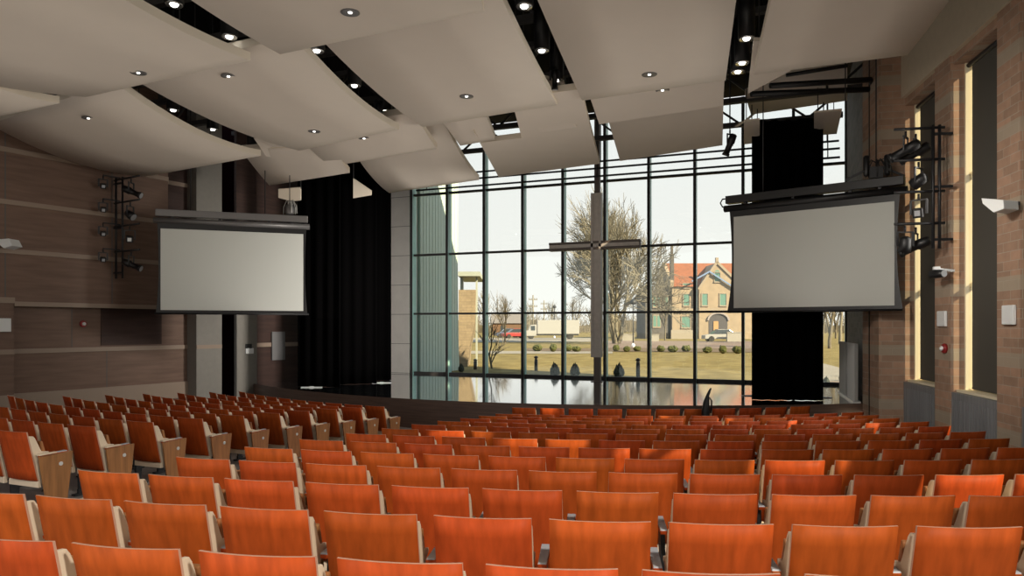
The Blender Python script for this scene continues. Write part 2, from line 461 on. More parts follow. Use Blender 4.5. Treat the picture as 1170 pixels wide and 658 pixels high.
for i, s in enumerate(s_win):
    w = bpy.data.objects.new(f'window_{i+2}', None); COL.objects.link(w); w['kind'] = 'structure'
    w['label'] = 'tall narrow window with dark blind in the brick wall'
    bm = bmesh.new()
    rwbox(bm, s+.001, s+.05, -.245, -.185, SILL, HEAD); rwbox(bm, s+WID-.05, s+WID-.001, -.38, -.245, SILL, HEAD)
    rwbox(bm, s+.001, s+.012, -.39, -.245, SILL, HEAD)
    rwbox(bm, s+.05, s+WID-.05, -.36, -.30, SILL, SILL+.06); rwbox(bm, s+.05, s+WID-.05, -.36, -.30, HEAD-.06, HEAD)
    for z in (3.15, 5.0): rwbox(bm, s+.012, s+WID-.05, -.36, -.30, z-.045, z+.045)
    obj('window_frame', bm, M_frame, w)
    bm = bmesh.new(); rwbox(bm, s, s+WID, -.39, -.06, SILL-.04, SILL); obj('window_sill', bm, M_frame, w)
    bm = bmesh.new(); rwbox(bm, s+.012, s+WID-.05, -.335, -.328, SILL+.06, HEAD-.06); obj('glass_pane', bm, M_glass, w)
    if i < 6 or True:
        a, b = slits.get(i, (0,0))
        bm = bmesh.new(); rwbox(bm, s+.055+a, s+WID-b-.002, -.252, -.246, SILL+.02, HEAD-.08)
        rwbox(bm, s+.055+a, s+WID-b-.002, -.256, -.240, SILL+.02, SILL+.05)
        obj('window_blind', bm, M_blind, w)
        bm = bmesh.new(); tube(bm, [RM(s+.06,-.23,HEAD-.05), RM(s+WID-.005,-.23,HEAD-.05)], .04); obj('blind_roller', bm, M_dark, w)
    if i < 3:
        bm = bmesh.new()
        rwbox(bm, s+.005, s+WID-.005, -.115, .012, -.1, SILL-.045)
        for j in range(18):
            x = s+.06+j*(WID-.12)/17
            rwbox(bm, x-.012, x+.012, .012, .020, .1, SILL-.16)
        g = obj('radiator_grille', bm, M_radi)
        tag(g, ['grey slatted metal panel under the brick wall window nearest the stage', 'grey slatted metal panel under the second brick wall window from the stage', 'grey slatted metal panel under the third brick wall window from the stage'][i], 'radiator cover', 'grey panels under the brick wall windows')

# wall boxes on the brick piers
def rw_px(px, py, q): return at_pl(px, py, RM(0,q), Rn)
def rw_s(P): return (P-RO).dot(Rt)
def wall_box(name, label, cat, x0, x1, y0, y1, q, dep, m, group=None):
    a = rw_px(x0, y0, q); b = rw_px(x1, y1, q)
    bm = bmesh.new(); rwbox(bm, rw_s(a), rw_s(b), q-dep, q, min(a.z,b.z), max(a.z,b.z))
    o = obj(name, bm, m, bevel=.012); tag(o, label, cat, group); return o
wall_box('wall_speaker', 'white box on the brick pier between the first two windows', 'speaker', 1070, 1079, 355.5, 373, .085, .05, M_white)
wall_box('wall_speaker', 'larger white box on the brick pier near the frame edge', 'speaker', 1144, 1157, 349, 371, .085, .05, M_white)
a = rw_px(1077, 398, .08)
def alarm(P, n, label):
    t = thing('fire_alarm', label, 'alarm', P)
    bm = bmesh.new(); M = orient((0,0,0), n); lathe(bm, [(.085,-.03),(.085,0),(.075,.02)], n=16); bmesh.ops.transform(bm, matrix=M, verts=bm.verts); obj('housing', bm, M_red, t)
    bm = bmesh.new(); lathe(bm, [(.04,.02),(.045,.045),(.02,.065)], n=12); bmesh.ops.transform(bm, matrix=M, verts=bm.verts); obj('strobe', bm, M_white, t, label='white strobe lens')
alarm(RM(rw_s(a), .062, a.z), Rn, 'small red fire alarm with white strobe on the brick pier')
# wedge shaped white flood on the near pier, small camera on the other
a = rw_px(1142, 233, .28); t = thing('wall_floodlight', 'white wedge shaped fixture on bracket high on near brick pier', 'wall light', a)
bm = bmesh.new(); M = Matrix.Rotation(math.atan2(Rn.y, Rn.x)+.5, 4, 'Z')
prism(bm, [(-.16,.10),(.16,.02),(.17,-.10),(.02,-.13),(-.14,.02)], -.14, .14, M=M); obj('housing', bm, M_white, t, bevel=.01)
bm = bmesh.new(); bar(bm, (0,0,-.02), -Rn*-1*-.24, .05, .05); obj('bracket', bm, M_alu, t)
a = rw_px(1070, 313, .3); t = thing('wall_camera', 'small black and white camera on pier below the light ladder', 'camera', a)
bm = bmesh.new(); M = orient((0,0,0), Rt*-.9+Rn*.4); lathe(bm, [(.06,-.16),(.07,-.05),(.07,.10),(.05,.12)], n=12); bmesh.ops.transform(bm, matrix=M, verts=bm.verts); obj('camera_body', bm, M_black, t)
bm = bmesh.new(); box(bm, -.05, .05, -.05, .05, .07, .12); bar(bm, (0,0,.08), -Rn*.27+Vector((0,0,.05)), .04, .04); obj('mount', bm, M_white, t)
# ================================================================ LEFT (WOOD) WALL
M_vel = mat('dark red velvet', (.022,.006,.008), .95, spec=.05)
LO = Vector((-8.6, -6.4, 0)); Lt = Vector((-math.sin(A10), -math.cos(A10), 0)); Ln = Vector((math.cos(A10), -math.sin(A10), 0))
def LM(s, q=0, z=0): return LO + Lt*s + Ln*q + Vector((0,0,z))
def lw_px(px, py, q=0): return at_pl(px, py, LM(0,q), Ln)
def lw_s(px, q=0): return (lw_px(px, HOR-1, q)-LO).dot(Lt)
def lwbox(bm, s0, s1, q0, q1, z0, z1, mi=0):
    c = [(s0,q0),(s1,q0),(s1,q1),(s0,q1)]
    return hexa(bm, [LM(s,q,z0) for s,q in c], [LM(s,q,z1) for s,q in c], mi)
FAR = 24.0
sA = lw_s(192); sB = lw_s(223); sC = lw_s(252); sD = lw_s(273); sE = lw_s(296); sF = lw_s(345); sN = lw_s(16)
zl = lw_px(100, 346.5).z
# upper veneer wall, overhanging a recessed lower wall
bm = bmesh.new()
lwbox(bm, sA, FAR, -.6, 0, zl, 9.8)
lwbox(bm, sN, FAR, -.6, 0, -.3, zl+.01)
for s in (lw_s(128), lw_s(6), lw_s(6)+4.2): lwbox(bm, s-.012, s+.012, -.01, .002, zl, 9.8, 1)
struct('wall_left', bm, [M_wallw, M_joint])
bm = bmesh.new()
lwbox(bm, sA, sN, -.75, -.32, -.3, zl)
s1, s2 = lw_s(82, -.32), lw_s(122, -.32)
lwbox(bm, s1-.01, s1+.01, -.33, -.318, 1.95, zl, 1); lwbox(bm, s2-.01, s2+.01, -.33, -.318, -.3, 1.85, 1)
struct('wall_left_recess', bm, [M_wallw, M_joint])
bm = bmesh.new(); sR = lw_s(115, -.32)
lwbox(bm, sA, sR, -.33, -.30, 1.97, zl); struct('trim_2', bm, M_wallr)     # red-brown panel of the recess, darkened for its deep shade
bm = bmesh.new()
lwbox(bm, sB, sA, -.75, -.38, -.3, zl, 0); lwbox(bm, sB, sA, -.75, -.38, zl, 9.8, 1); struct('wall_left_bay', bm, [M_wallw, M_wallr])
bm = bmesh.new(); lwbox(bm, sC, sB, -.75, .06, -.3, 9.8); struct('column_1', bm, M_colm)
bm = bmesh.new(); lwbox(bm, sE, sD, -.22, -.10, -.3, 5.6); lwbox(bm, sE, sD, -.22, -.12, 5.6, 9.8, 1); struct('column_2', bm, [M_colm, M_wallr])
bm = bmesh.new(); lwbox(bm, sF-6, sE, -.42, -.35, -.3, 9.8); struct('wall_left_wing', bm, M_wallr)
bm = bmesh.new(); lwbox(bm, sE-1.5, sC+.1, -1.4, -1.3, -.3, 9.8); struct('wall_left_gap', bm, M_vel)
# pale strips
zb = [lw_px(100, 242.5).z, lw_px(70, 291.5).z, lw_px(30, 175).z]
n = 3
for z in zb:
    bm = bmesh.new(); lwbox(bm, sA, FAR, 0, .03, z-.055, z+.055); lwbox(bm, sB, sA, -.38, -.35, z-.055, z+.055)
    struct(f'trim_{n}', bm, M_trim); n += 1
bm = bmesh.new(); lwbox(bm, sA-.02, sN, -.02, .035, zl-.11, zl-.001); lwbox(bm, sN, FAR, 0, .05, zl-.04, zl+.09); struct(f'trim_{n}', bm, M_trim); n += 1
zc = lw_px(100, 399, -.32).z
bm = bmesh.new(); lwbox(bm, sA, sN, -.32, -.285, zc-.06, zc+.05); lwbox(bm, sB, sA, -.38, -.345, zc-.06, zc+.05); lwbox(bm, sN, FAR, 0, .035, zc-.06, zc+.05)
lwbox(bm, sC, sB, .06, .075, zc-.06, zc+.05); lwbox(bm, sF-2, sE, -.35, -.32, zc-.07, zc+.06)
struct(f'trim_{n}', bm, M_trim); n += 1
bm = bmesh.new(); zs = lw_px(100, 446, -.32).z
lwbox(bm, sA, sN, -.32, -.27, zs-.4, zs+.05); lwbox(bm, sB, sA, -.38, -.33, zs-.4, zs+.05); lwbox(bm, sN, FAR, 0, .04, zs-.4, zs+.05)
struct('baseboard_left', bm, M_trim)
def lw_item(name, label, cat, x0, x1, y0, y1, q, dep, m):
    a = lw_px(x0, y0, q+dep); b = lw_px(x1, y1, q+dep)
    bm = bmesh.new(); lwbox(bm, (b-LO).dot(Lt), (a-LO).dot(Lt), q, q+dep, b.z, a.z)
    o = obj(name, bm, m, bevel=.01); return tag(o, label, cat)
lw_item('wall_speaker', 'white box on the wood wall under the ledge at frame edge', 'speaker', -3, 13, 363.5, 379, .001, .12, M_white)
lw_item('wall_intercom', 'small white control panel with dark top on second pale column', 'control panel', 281, 290, 398, 404, -.10, .05, M_white)
lw_item('wall_display', 'small dark wall unit above white control panel on pale column', 'control panel', 281.5, 288, 393, 398, -.10, .05, M_black)
lw_item('acoustic_board', 'tall grey board on the dark brown wall beside black curtain', 'board', 311, 326, 379, 411, -.345, .06, mat('grey board', (.16,.155,.155), .7))
a = lw_px(95, 370, -.29); alarm(LM(lw_s(95, -.29), -.28, a.z), Ln, 'small red fire alarm with white strobe in wood wall recess')
a = lw_px(10, 278.5, .25); t = thing('wall_floodlight', 'white slanted fixture high on the wood panelled wall', 'wall light', a)
bm = bmesh.new(); M = Matrix.Rotation(math.atan2(Ln.y, Ln.x)-1.0, 4, 'Z'); prism(bm, [(-.14,.08),(.12,.10),(.20,-.06),(.0,-.12),(-.14,.0)], -.17, .17, M=M); obj('housing', bm, M_white, t, bevel=.01)
bm = bmesh.new(); bar(bm, (0,0,-.02), Ln*-.24, .05, .05); obj('bracket', bm, M_alu, t)

# ================================================================ CURTAINS
def curtain(name, label, pts, z0, z1, wave, amp, group=None):
    """pleated cloth hanging along the polyline"""
    bm = bmesh.new(); P = [Vector(p) for p in pts]; rows = []
    L = 0; samp = []
    for a, b in zip(P, P[1:]):
        n = max(4, int((b-a).length/(wave/8)))
        for i in range(n): samp.append((a.lerp(b, i/n), (b-a).normalized()))
    samp.append((P[-1], (P[-1]-P[-2]).normalized()))
    d = 0; prev = samp[0][0]; cols = []
    for p, t in samp:
        d += (p-prev).length; prev = p
        nrm = Vector((-t.y, t.x, 0)); o = math.sin(2*math.pi*d/wave)*amp + .3*amp*math.sin(2*math.pi*d/wave*.37+1)
        cols.append([Vector((p.x, p.y, z)) + nrm*o*(1-.25*(z-z0)/(z1-z0)) for z in (z0, z0+.6, (z0+z1)/2, z1)])
    V = [[bm.verts.new(c) for c in col] for col in cols]
    V2 = [[bm.verts.new(c + Vector((0,.03,0))) for c in col] for col in cols]
    for W_, fl in ((V, 0), (V2, 1)):
        for a, b in zip(W_, W_[1:]):
            for j in range(3):
                f = bm.faces.new((a[j], b[j], b[j+1], a[j+1]) if not fl else (a[j+1], b[j+1], b[j], a[j])); f.smooth = True
    for j in (0, 3):
        for i in range(len(V)-1): bm.faces.new((V[i][j], V[i+1][j], V2[i+1][j], V2[i][j]))
    for i in (0, -1):
        for j in range(3): bm.faces.new((V[i][j], V[i][j+1], V2[i][j+1], V2[i][j]))
    t = thing(name, label, 'curtain', (0,0,0), 0, group)
    obj('cloth', bm, M_curt, t)
    bm = bmesh.new(); tube(bm, [P[0]+Vector((0,.015,z1+.01)), P[-1]+Vector((0,.015,z1+.01))], .03); 
    for p in (P[0], P[-1]): tube(bm, [p+Vector((0,.015,z1)), p+Vector((0,.015,9.75))], .012, n=6)
    obj('rail', bm, M_black, t)
def stz(x, y): p = at_z(x, y, .70); return (p.x, p.y, 0)
G = 'black stage curtains'
curtain('stage_curtain', 'black stage curtain beside the brown wing wall, foremost of three', [stz(340,442), stz(389,442.5)], .71, 7.6, .34, .05, G)
curtain('stage_curtain', 'black stage curtain in the middle of the three beside the pale pier', [stz(383,439.5), stz(430,438.5)], .71, 7.6, .34, .05, G)
curtain('stage_curtain', 'narrow black stage curtain hanging next to the pale concrete pier', [stz(424,435.2), stz(446,434.4)], .71, 7.6, .34, .05, G)
curtain('stage_curtain', 'tall black curtain hanging alone behind the screen near the brick wall', [stz(859,457), stz(941,458)], .708, 7.36, .30, .05, G)

# ================================================================ CROSS
c0 = at_y(682, 400, -1.95)
t = thing('standing_cross', 'tall beaded grey cross on a dark post in front of glass wall', 'cross', (c0.x, -1.95, .70))
M_cross = mat('grey cross face', (.80,.75,.70), .5, var=.08); M_crossd = mat('dark cross edge', (.17,.14,.125), .5)
def zz(py): return (HOR-py)/FPX*((c0-CAM).dot(FW)) + CAM.z - .70
zb0, zt0, za = zz(408), zz(221), zz(280.5)
bm = bmesh.new(); box(bm, -.09, .12, -.06, .10, 0, zb0+.1); box(bm, -.16, .19, -.14, .18, 0, .02); obj('post', bm, M_crossd, t)
bm = bmesh.new(); box(bm, -.07, .10, -.06, .10, zt0-.1, 9.0); obj('hanger_rod', bm, M_crossd, t)
def beam(bm, L, w, dp):  # along local Z from 0..L
    box(bm, -w/2, w/2, -dp/2, dp/2, 0, L)
    for s in (-1, 1): box(bm, s*w/2-.035, s*w/2+.035, -dp/2-.035, dp/2+.01, 0, L)
    n = int(L/.085)
    for i in range(n):
        z = (i+.5)*L/n
        for s in (-1, 1): box(bm, s*(w/2-.06)-.016, s*(w/2-.06)+.016, -dp/2-.02, -dp/2+.005, z-.026, z+.026)
bm = bmesh.new(); beam(bm, zt0-zb0, .26, .20); bmesh.ops.translate(bm, verts=bm.verts, vec=(0,0,zb0)); obj('upright', bm, M_cross, t)
xl, xr = at_y(628.5, 281, -1.95).x - c0.x, at_y(732, 280, -1.95).x - c0.x
bm = bmesh.new(); beam(bm, xr-xl, .20, .19)
bmesh.ops.transform(bm, matrix=Matrix.Translation((xl, 0, za)) @ Matrix.Rotation(rad(90), 4, 'Y'), verts=bm.verts)
obj('crossbeam', bm, M_crossd, t)
bm = bmesh.new(); box(bm, xl+.02, xr-.02, -.135, -.09, za-.055, za+.055); obj('crossbeam_face', bm, M_cross, t)

# ================================================================ PROJECTION SCREENS
def screen(label, A, B, z0, z1, flare, topw, tube_col):
    A, B = Vector((A.x, A.y, 0)), Vector((B.x, B.y, 0)); mid = (A+B)/2; d = (B-A); W = d.length; rz = math.atan2(d.y, d.x)
    t = thing('projection_screen', label, 'projection screen', (mid.x, mid.y, z0), rz)
    H = z1-z0
    bm = bmesh.new(); box(bm, -W/2, W/2, -.010, -.004, 0, H); obj('screen_surface', bm, M_scr, t)
    # black tensioned surround with hollow sides
    bm = bmesh.new(); n = 14; rows = []
    for j in range(n+1):
        v = j/n; z = -.07 + (H+.20)*v
        w = W/2 + .045 + flare*(2*v-1)**2*(1.0 if v < .5 else .5)
        rows.append([bm.verts.new((sx*w, yy, z)) for sx, yy in ((-1,-.003),(1,-.003),(1,.004),(-1,.004))])
    bm.faces.new(rows[0]); bm.faces.new(rows[-1][::-1])
    for a, b in zip(rows, rows[1:]):
        for q in range(4): bm.faces.new((a[q], a[(q+1)%4], b[(q+1)%4], b[q]))
    obj('surround', bm, M_black, t)
    bm = bmesh.new(); tube(bm, [(-W/2-.14,0,-.085),(W/2+.14,0,-.085)], .022, n=8); obj('bottom_bar', bm, M_black, t)
    bm = bmesh.new(); tube(bm, [(-W/2-topw,.02,H+.20),(W/2+topw,.02,H+.20)], .075, n=12); obj('roller_tube', bm, tube_col, t)
    bm = bmesh.new(); box(bm, -W/2-topw+.05, W/2+topw-.05, -.07, .13, H+.30, H+.47); obj('support_beam', bm, M_alu if tube_col is M_alu else M_black, t, bevel=.01)
    bm = bmesh.new()
    for x in (-W*.42, -.1*W, .25*W, W*.42): box(bm, x-.03, x+.03, -.02, .06, H+.26, H+.31)
    for x in (-W*.30, W*.22): tube(bm, [(x,.03,H+.46),(x,.03,9.75-z0)], .012, n=6)
    obj('hanger', bm, M_dark, t)
    return t, W, H
dl, dr = 17.6, 18.7
T1, W1, H1 = screen('blank white projection screen hanging before the wood panelled wall', at_d(183.5,HOR,dl), at_d(346.5,HOR,dr), 2.86, 4.86, .06, .16, M_alu)
T2, W2, H2 = screen('blank white projection screen hanging before black curtain and brick wall', at_d(838.5,HOR,15.77), at_d(1022,HOR,13.78), 2.86, 4.86, .10, .22, M_black)
bm = bmesh.new(); tube(bm, [(-W2/2-.10,0,H2+.42),(-W2/2-.26,0,H2+.42),(-W2/2-.31,0,H2+.34),(-W2/2-.26,0,H2+.25),(-W2/2-.14,0,H2+.22)], .016, n=8); obj('cable_loop', bm, M_black, T2)
# rigging bundle on each screen beam
def rigging(label, P, z, m, dark):
    t = thing('chain_hoist', label, 'hoist', (P.x, P.y, z))
    bm = bmesh.new()
    if dark:
        for dx, dy in ((-.17,0),(.20,.05)):
            bm = bmesh.new(); lathe(bm, [(.05,.05),(.06,.10),(.06,.42),(.04,.45)], c=(dx,dy,0), n=12); obj('hoist_motor', bm, M_black, t)
        bm = bmesh.new(); bar(bm, (-.55,0,.0), (-.12,0,.20), .04, .04); bar(bm, (.5,0,.0), (.12,0,.20), .04, .04); box(bm, -.12,.12,-.05,.05,.0,.22); obj('frame', bm, M_dark, t)
    else:
        lathe(bm, [(.10,.0),(.12,.06),(.10,.22),(.05,.28)], n=12); obj('hoist_motor', bm, M_alu, t)
    bm = bmesh.new(); rng = random.Random(4)
    for i in range(9):
        a = rng.uniform(0, 6.28); r = rng.uniform(.12,.34)
        tube(bm, [(0,0,.30),(math.cos(a)*r*.5,math.sin(a)*r*.3,.36),(math.cos(a)*r,math.sin(a)*r*.4,.20),(math.cos(a)*r*1.05,math.sin(a)*r*.4,.02)], .011, n=6)
    obj('cable', bm, m, t)
    bm = bmesh.new(); tube(bm, [(0,0,.2),(0,0,9.75-z)], .012, n=6); obj('hanger', bm, M_dark, t)
p = at_d(331, HOR, 18.6); rigging('loop of pale cables above the screen by the wood wall', p, 4.86+.50, mat('pale cable', (.45,.45,.43), .5), False)
p = at_d(1001, HOR, 14.05); rigging('black twin hoist with cables above the screen by brick wall', p, 4.86+.50, M_dark, True)

# ================================================================ CEILING
bm = bmesh.new(); hexa(bm, [(-8,.1,9.9),(8.9,.1,9.9),(8.6,-6.4,9.9),(14.2,-36,9.9),(-14.3,-36,9.9),(-8.7,-6.4,9.9)][::-1], [(-8,.1,10.0),(8.9,.1,10.0),(8.6,-6.4,10.0),(14.2,-36,10.0),(-14.3,-36,10.0),(-8.7,-6.4,10.0)][::-1]); struct('ceiling', bm, M_void)
PANELS = []
def panel_mesh(corner, sag, thick, nu=3, nv=12):
    """corner: front-left, front-right, rear-right, rear-left"""
    FL, FR, NR, NL = corner; bm = bmesh.new()
    def pt(u, v):
        a = FL.lerp(FR, u); b = NL.lerp(NR, u); p = a.lerp(b, v); p.z -= sag*4*v*(1-v); return p
    up = Vector((0,0,thick))
    A = [[bm.verts.new(pt(i/nu, j/nv)) for j in range(nv+1)] for i in range(nu+1)]
    B = [[bm.verts.new(pt(i/nu, j/nv)+up) for j in range(nv+1)] for i in range(nu+1)]
    for i in range(nu):
        for j in range(nv):
            f = bm.faces.new((A[i][j], A[i+1][j], A[i+1][j+1], A[i][j+1])); f.smooth = True
            f = bm.faces.new((B[i][j], B[i][j+1], B[i+1][j+1], B[i+1][j])); f.smooth = True
    for i in range(nu):
        for j in (0, nv): bm.faces.new((A[i][j], A[i+1][j], B[i+1][j], B[i][j])).material_index = 1
    for j in range(nv):
        for i in (0, nu): bm.faces.new((A[i][j], A[i][j+1], B[i][j+1], B[i][j])).material_index = 1
    return bm, pt
GP = 'hanging ceiling panels'
def finish_panel(bm, label, cen, hang):
    bmesh.ops.recalc_face_normals(bm, faces=bm.faces)
    bvh = BVHTree.FromBMesh(bm)
    bmesh.ops.translate(bm, verts=bm.verts, vec=-cen)
    t = thing('ceiling_panel', label, 'ceiling panel', cen, 0, GP)
    obj('panel', bm, [M_ceil, M_ceile], t)
    bm = bmesh.new()
    for p in hang: tube(bm, [p-cen+Vector((0,0,.05)), Vector((p.x,p.y,9.895))-cen], .010, n=6)
    obj('hanger', bm, M_dark, t)
    PANELS.append(bvh)
def qpanel(label, fl, fr, z, vl, vr, L, zr=None, sag=.0, thick=.13, Lr=None):
    zr = z if zr is None else zr; Lr = Lr or L
    FL, FR = at_z(*fl, z), at_z(*fr, z)
    def back(P, v, L_):
        d = (FW + RT*((v-CPX)/FPX)).normalized(); q = P - d*L_; q.z = zr; return q
    NL, NR = back(FL, vl, L), back(FR, vr, Lr)
    bm, pt = panel_mesh((FL, FR, NR, NL), sag, thick)
    finish_panel(bm, label, (FL+FR+NL+NR)/4, [pt(.2,.2), pt(.8,.2), pt(.2,.8), pt(.8,.8)])
def ppanel(label, pix, z, thick=.12, zs=None):
    P = [at_z(x, y, (zs[i] if zs else z)) for i, (x, y) in enumerate(pix)]
    bm = bmesh.new(); lo = [bm.verts.new(p) for p in P]; hi = [bm.verts.new(p+Vector((0,0,thick))) for p in P]
    bm.faces.new(lo); bm.faces.new(hi[::-1]); n = len(P)
    for i in range(n): bm.faces.new((lo[i], lo[(i+1)%n], hi[(i+1)%n], hi[i])).material_index = 1
    cen = sum(P, Vector())/n
    finish_panel(bm, label, cen, [P[i].lerp(cen, .3) for i in (0, n//2)])
Z = 6.6
def cpanel(label, fl, fr, nr, nl, zf, zr, sag=0.0, thick=.13):
    FL, FR, NR, NL = at_z(*fl, zf), at_z(*fr, zf), at_z(*nr, zr), at_z(*nl, zr)
    bm, pt = panel_mesh((FL, FR, NR, NL), sag, thick)
    finish_panel(bm, label, (FL+FR+NL+NR)/4, [pt(.2,.2), pt(.8,.2), pt(.2,.8), pt(.8,.8)])
cpanel('big grey ceiling panel at the upper corner, over the wood wall side seats', (98,111), (286,69), (60,-52), (-190,58), Z, Z, .10)
cpanel('grey ceiling panel at top edge between two long gaps, left of centre', (320,62), (553,13), (535,-70), (120,-70), Z, Z, .06)
cpanel('widest grey ceiling panel, over the centre of the brick wall side seats', (665,115), (829,92), (850,-70), (584,-70), Z, Z, .02)
cpanel('large grey ceiling panel next to the brick wall', (861,85.5), (1037,63), (1136,-70), (896,-70), Z, Z, .02)
cpanel('large grey ceiling panel between the two widest gaps, behind the top middle one', (483,145), (637,120), (540,-75), (362,40), Z, Z+.22, .10)
cpanel('curved grey ceiling panel with pale edge between two curved gaps', (342,172), (456,148), (336,43), (140,83), Z-.05, Z+.22, .17)
cpanel('curved grey ceiling panel lowest along the wood panelled wall', (165,202), (298,178), (131,94), (-12,142), Z-.3, Z+.2, .22)
cpanel('grey ceiling panel tip at frame edge above the wood wall', (-90,153), (68,118), (-55,78), (-260,120), Z-.1, Z, .08)
ppanel('small grey panel wedge with pale edge above rigging of wood side screen', [(290,158),(304,178.5),(346,185.5),(330,152)], Z-.02, zs=[Z+.2,Z,Z,Z+.2])
cpanel('grey panel in front of black curtains, second row from stage', (308,212), (399.6,197.5), (380,165), (276,172), 6.3, Z+.1, .03)
cpanel('grey panel stepped below the curved panel, over the wood side stage', (378,190), (499.5,170), (474,128), (335,150), 6.45, Z+.2, .05)
cpanel('curved grey panel closest to the concrete pier and glass wall', (444.7,220.4), (547.5,205.5), (502,128), (398,164), 6.45, 6.95, .14)
cpanel('small grey panel between dark square hole and curved stage panel', (526,166.6), (566,159.4), (548,114), (492,122), 6.62, Z+.25, 0)
ppanel('l shaped grey panel in front of the cross top', [(541,150),(569.8,202.3),(685.3,187),(663,102),(584,112),(596,157.5),(551,163)], 6.65)
ppanel('narrow grey panel hanging just below the widest gap with lamps', [(584,82),(616.6,151.5),(659,145.5),(644,93)], 6.62, thick=.05, zs=[6.95,6.62,6.62,6.95])
ppanel('grey panel strip stepped under the widest central panel', [(666,88),(684.7,142),(826,121),(829,72)], 6.7, zs=[6.95,6.7,6.7,6.95])
ppanel('grey panel closest to the glass, right of the cross', [(690,120),(708.4,184),(825.5,166),(827,100)], 6.8, zs=[7.1,6.8,6.8,7.1])
ppanel('small triangular panel tucked behind the panel by brick wall', [(861,47),(854.5,107),(903,81),(910,48)], 6.82, thick=.06)
ppanel('grey panel behind the pipe frame above the alone black curtain', [(851,108),(858,131),(968,115),(968,74),(905,83)], 7.75)
ppanel('small grey panel seen right of the black curtain top', [(930,129),(930,155),(956,153),(962,126)], 7.12, thick=.04)
ppanel('sliver of grey panel left of the black curtain top', [(850,139),(850,165),(868,163),(868,137)], 7.0, thick=.04)
def hung_board(label, pix, d):
    P = [at_d(x, y, d) for x, y in pix]; off = FW*.10
    cen = sum(P, Vector())/len(P)
    t = thing('hanging_board', label, 'hanging panel', cen)
    bm = bmesh.new(); hexa(bm, [p-cen for p in P], [p-cen+off+Vector((0,0,.03)) for p in P]); obj('board', bm, M_ceile, t)
    top = max(P, key=lambda p: p.z)
    bm = bmesh.new(); tube(bm, [top-cen+off*.5-Vector((0,0,.03)), Vector((top.x,top.y,9.895))-cen+off*.5], .014, n=6); obj('hanger', bm, M_dark, t)
hung_board('small pale tapered board hanging by a cable before black curtain', [(403.5,204),(403.5,226.5),(424,223),(424,218)], 19.5)
hung_board('small pale board hanging above the rigging of the wood side screen', [(318,216),(318,226),(333,230),(343,229),(343,214)], 18.9)

# ---------------------------------------------------------------- downlights
def dl_proto():
    t = thing('recessed_downlight', 'recessed downlight', 'downlight')
    bm = bmesh.new(); lathe(bm, [(.085,-.004),(.125,-.008),(.125,.004),(.085,.004)], n=18); obj('trim_ring', bm, M_alu, t)
    bm = bmesh.new(); lathe(bm, [(.085,-.003),(.06,.01),(.03,.018)], n=16); obj('reflector', bm, M_refl, t)
    bm = bmesh.new(); lathe(bm, [(.001,-.016),(.022,-.012),(.03,.0),(.02,.014)], n=12); obj('bulb', bm, M_lamp, t)
    return t
def can_proto():
    t = thing('hanging_downlight', 'hanging downlight', 'downlight')
    bm = bmesh.new(); lathe(bm, [(.13,.0),(.13,.75),(.05,.80)], n=18); obj('housing', bm, M_black, t)
    bm = bmesh.new(); lathe(bm, [(.125,-.004),(.11,-.03),(.06,-.012)], n=18); obj('reflector', bm, M_refl, t)
    bm = bmesh.new()
    lathe(bm, [(.001,-.045),(.045,-.038),(.06,-.012)], n=10)
    obj('bulb', bm, M_lamp, t)
    bm = bmesh.new(); tube(bm, [(0,0,.78),(0,0,3.2)], .02, n=6); obj('hanger', bm, M_dark, t)
    return t
dp, cp = dl_proto(), can_proto(); first_d = [True, True]
def cast(px, py):
    best = None
    for b in PANELS:
        h = b.ray_cast(CAM, ray(px, py).normalized())
        if h[0] is not None and (best is None or h[3] < best[3]): best = h
    return best
REC = [(158,83,'in big corner panel over wood side seats'),(101,135,'in the low curved panel by the wood wall'),(261,87,'in the curved panel behind the big corner panel, rear end'),(359,150,'in the curved panel, near its front edge'),
       (400,14,'in the top edge panel left of centre'),(533,110,'in large panel between the two widest gaps'),(742,85,'in the widest central panel'),(416,158,'under the stepped panel over wood side stage'),(757,103,'under strip stepped below the widest panel')]
for px, py, l in REC:
    h = cast(px, py)
    if h is None: continue
    P = h[0]
    if first_d[0]: o = dp; first_d[0] = False; o.location = P
    else: o = dup(dp, P, 0, '')
    o['label'] = 'round recessed downlight ' + l; o['group'] = 'recessed downlights'
CAN = [(199,4,6.98,'gap at top left, nearest frame edge'),(262,41,6.98,'top left gap, at its lower end'),(198,125,6.98,'middle curved gap, upper of three'),(243,147,6.98,'middle curved gap, second of three'),(288,167,6.98,'middle curved gap, lowest of three'),
       (74,110,6.98,'short gap by the wood wall'),(362,57,6.98,'gap beside the top edge panel, upper'),(405,97,6.98,'gap beside the top edge panel, middle'),(441,126,6.98,'gap beside the top edge panel, lower end'),(352,174,6.98,'small notch above the screen rigging'),
       (599,6,6.98,'widest gap, at the top edge'),(619,57,6.98,'widest gap, second down'),(636,91,6.98,'widest gap, third down'),(661,110,6.98,'widest gap, lowest beside central panel'),(853,43,6.98,'gap beside the brick wall panel, highest'),(848,71,6.98,'gap beside the brick wall panel, middle'),(843,81,7.0,'gap beside the brick wall panel, lowest')]
for px, py, z, l in CAN:
    P = at_z(px, py, z)
    if first_d[1]: o = cp; first_d[1] = False; o.location = P
    else: o = dup(cp, P, 0, '')
    o['label'] = 'black can downlight in the ' + l; o['group'] = 'can downlights in the ceiling gaps'

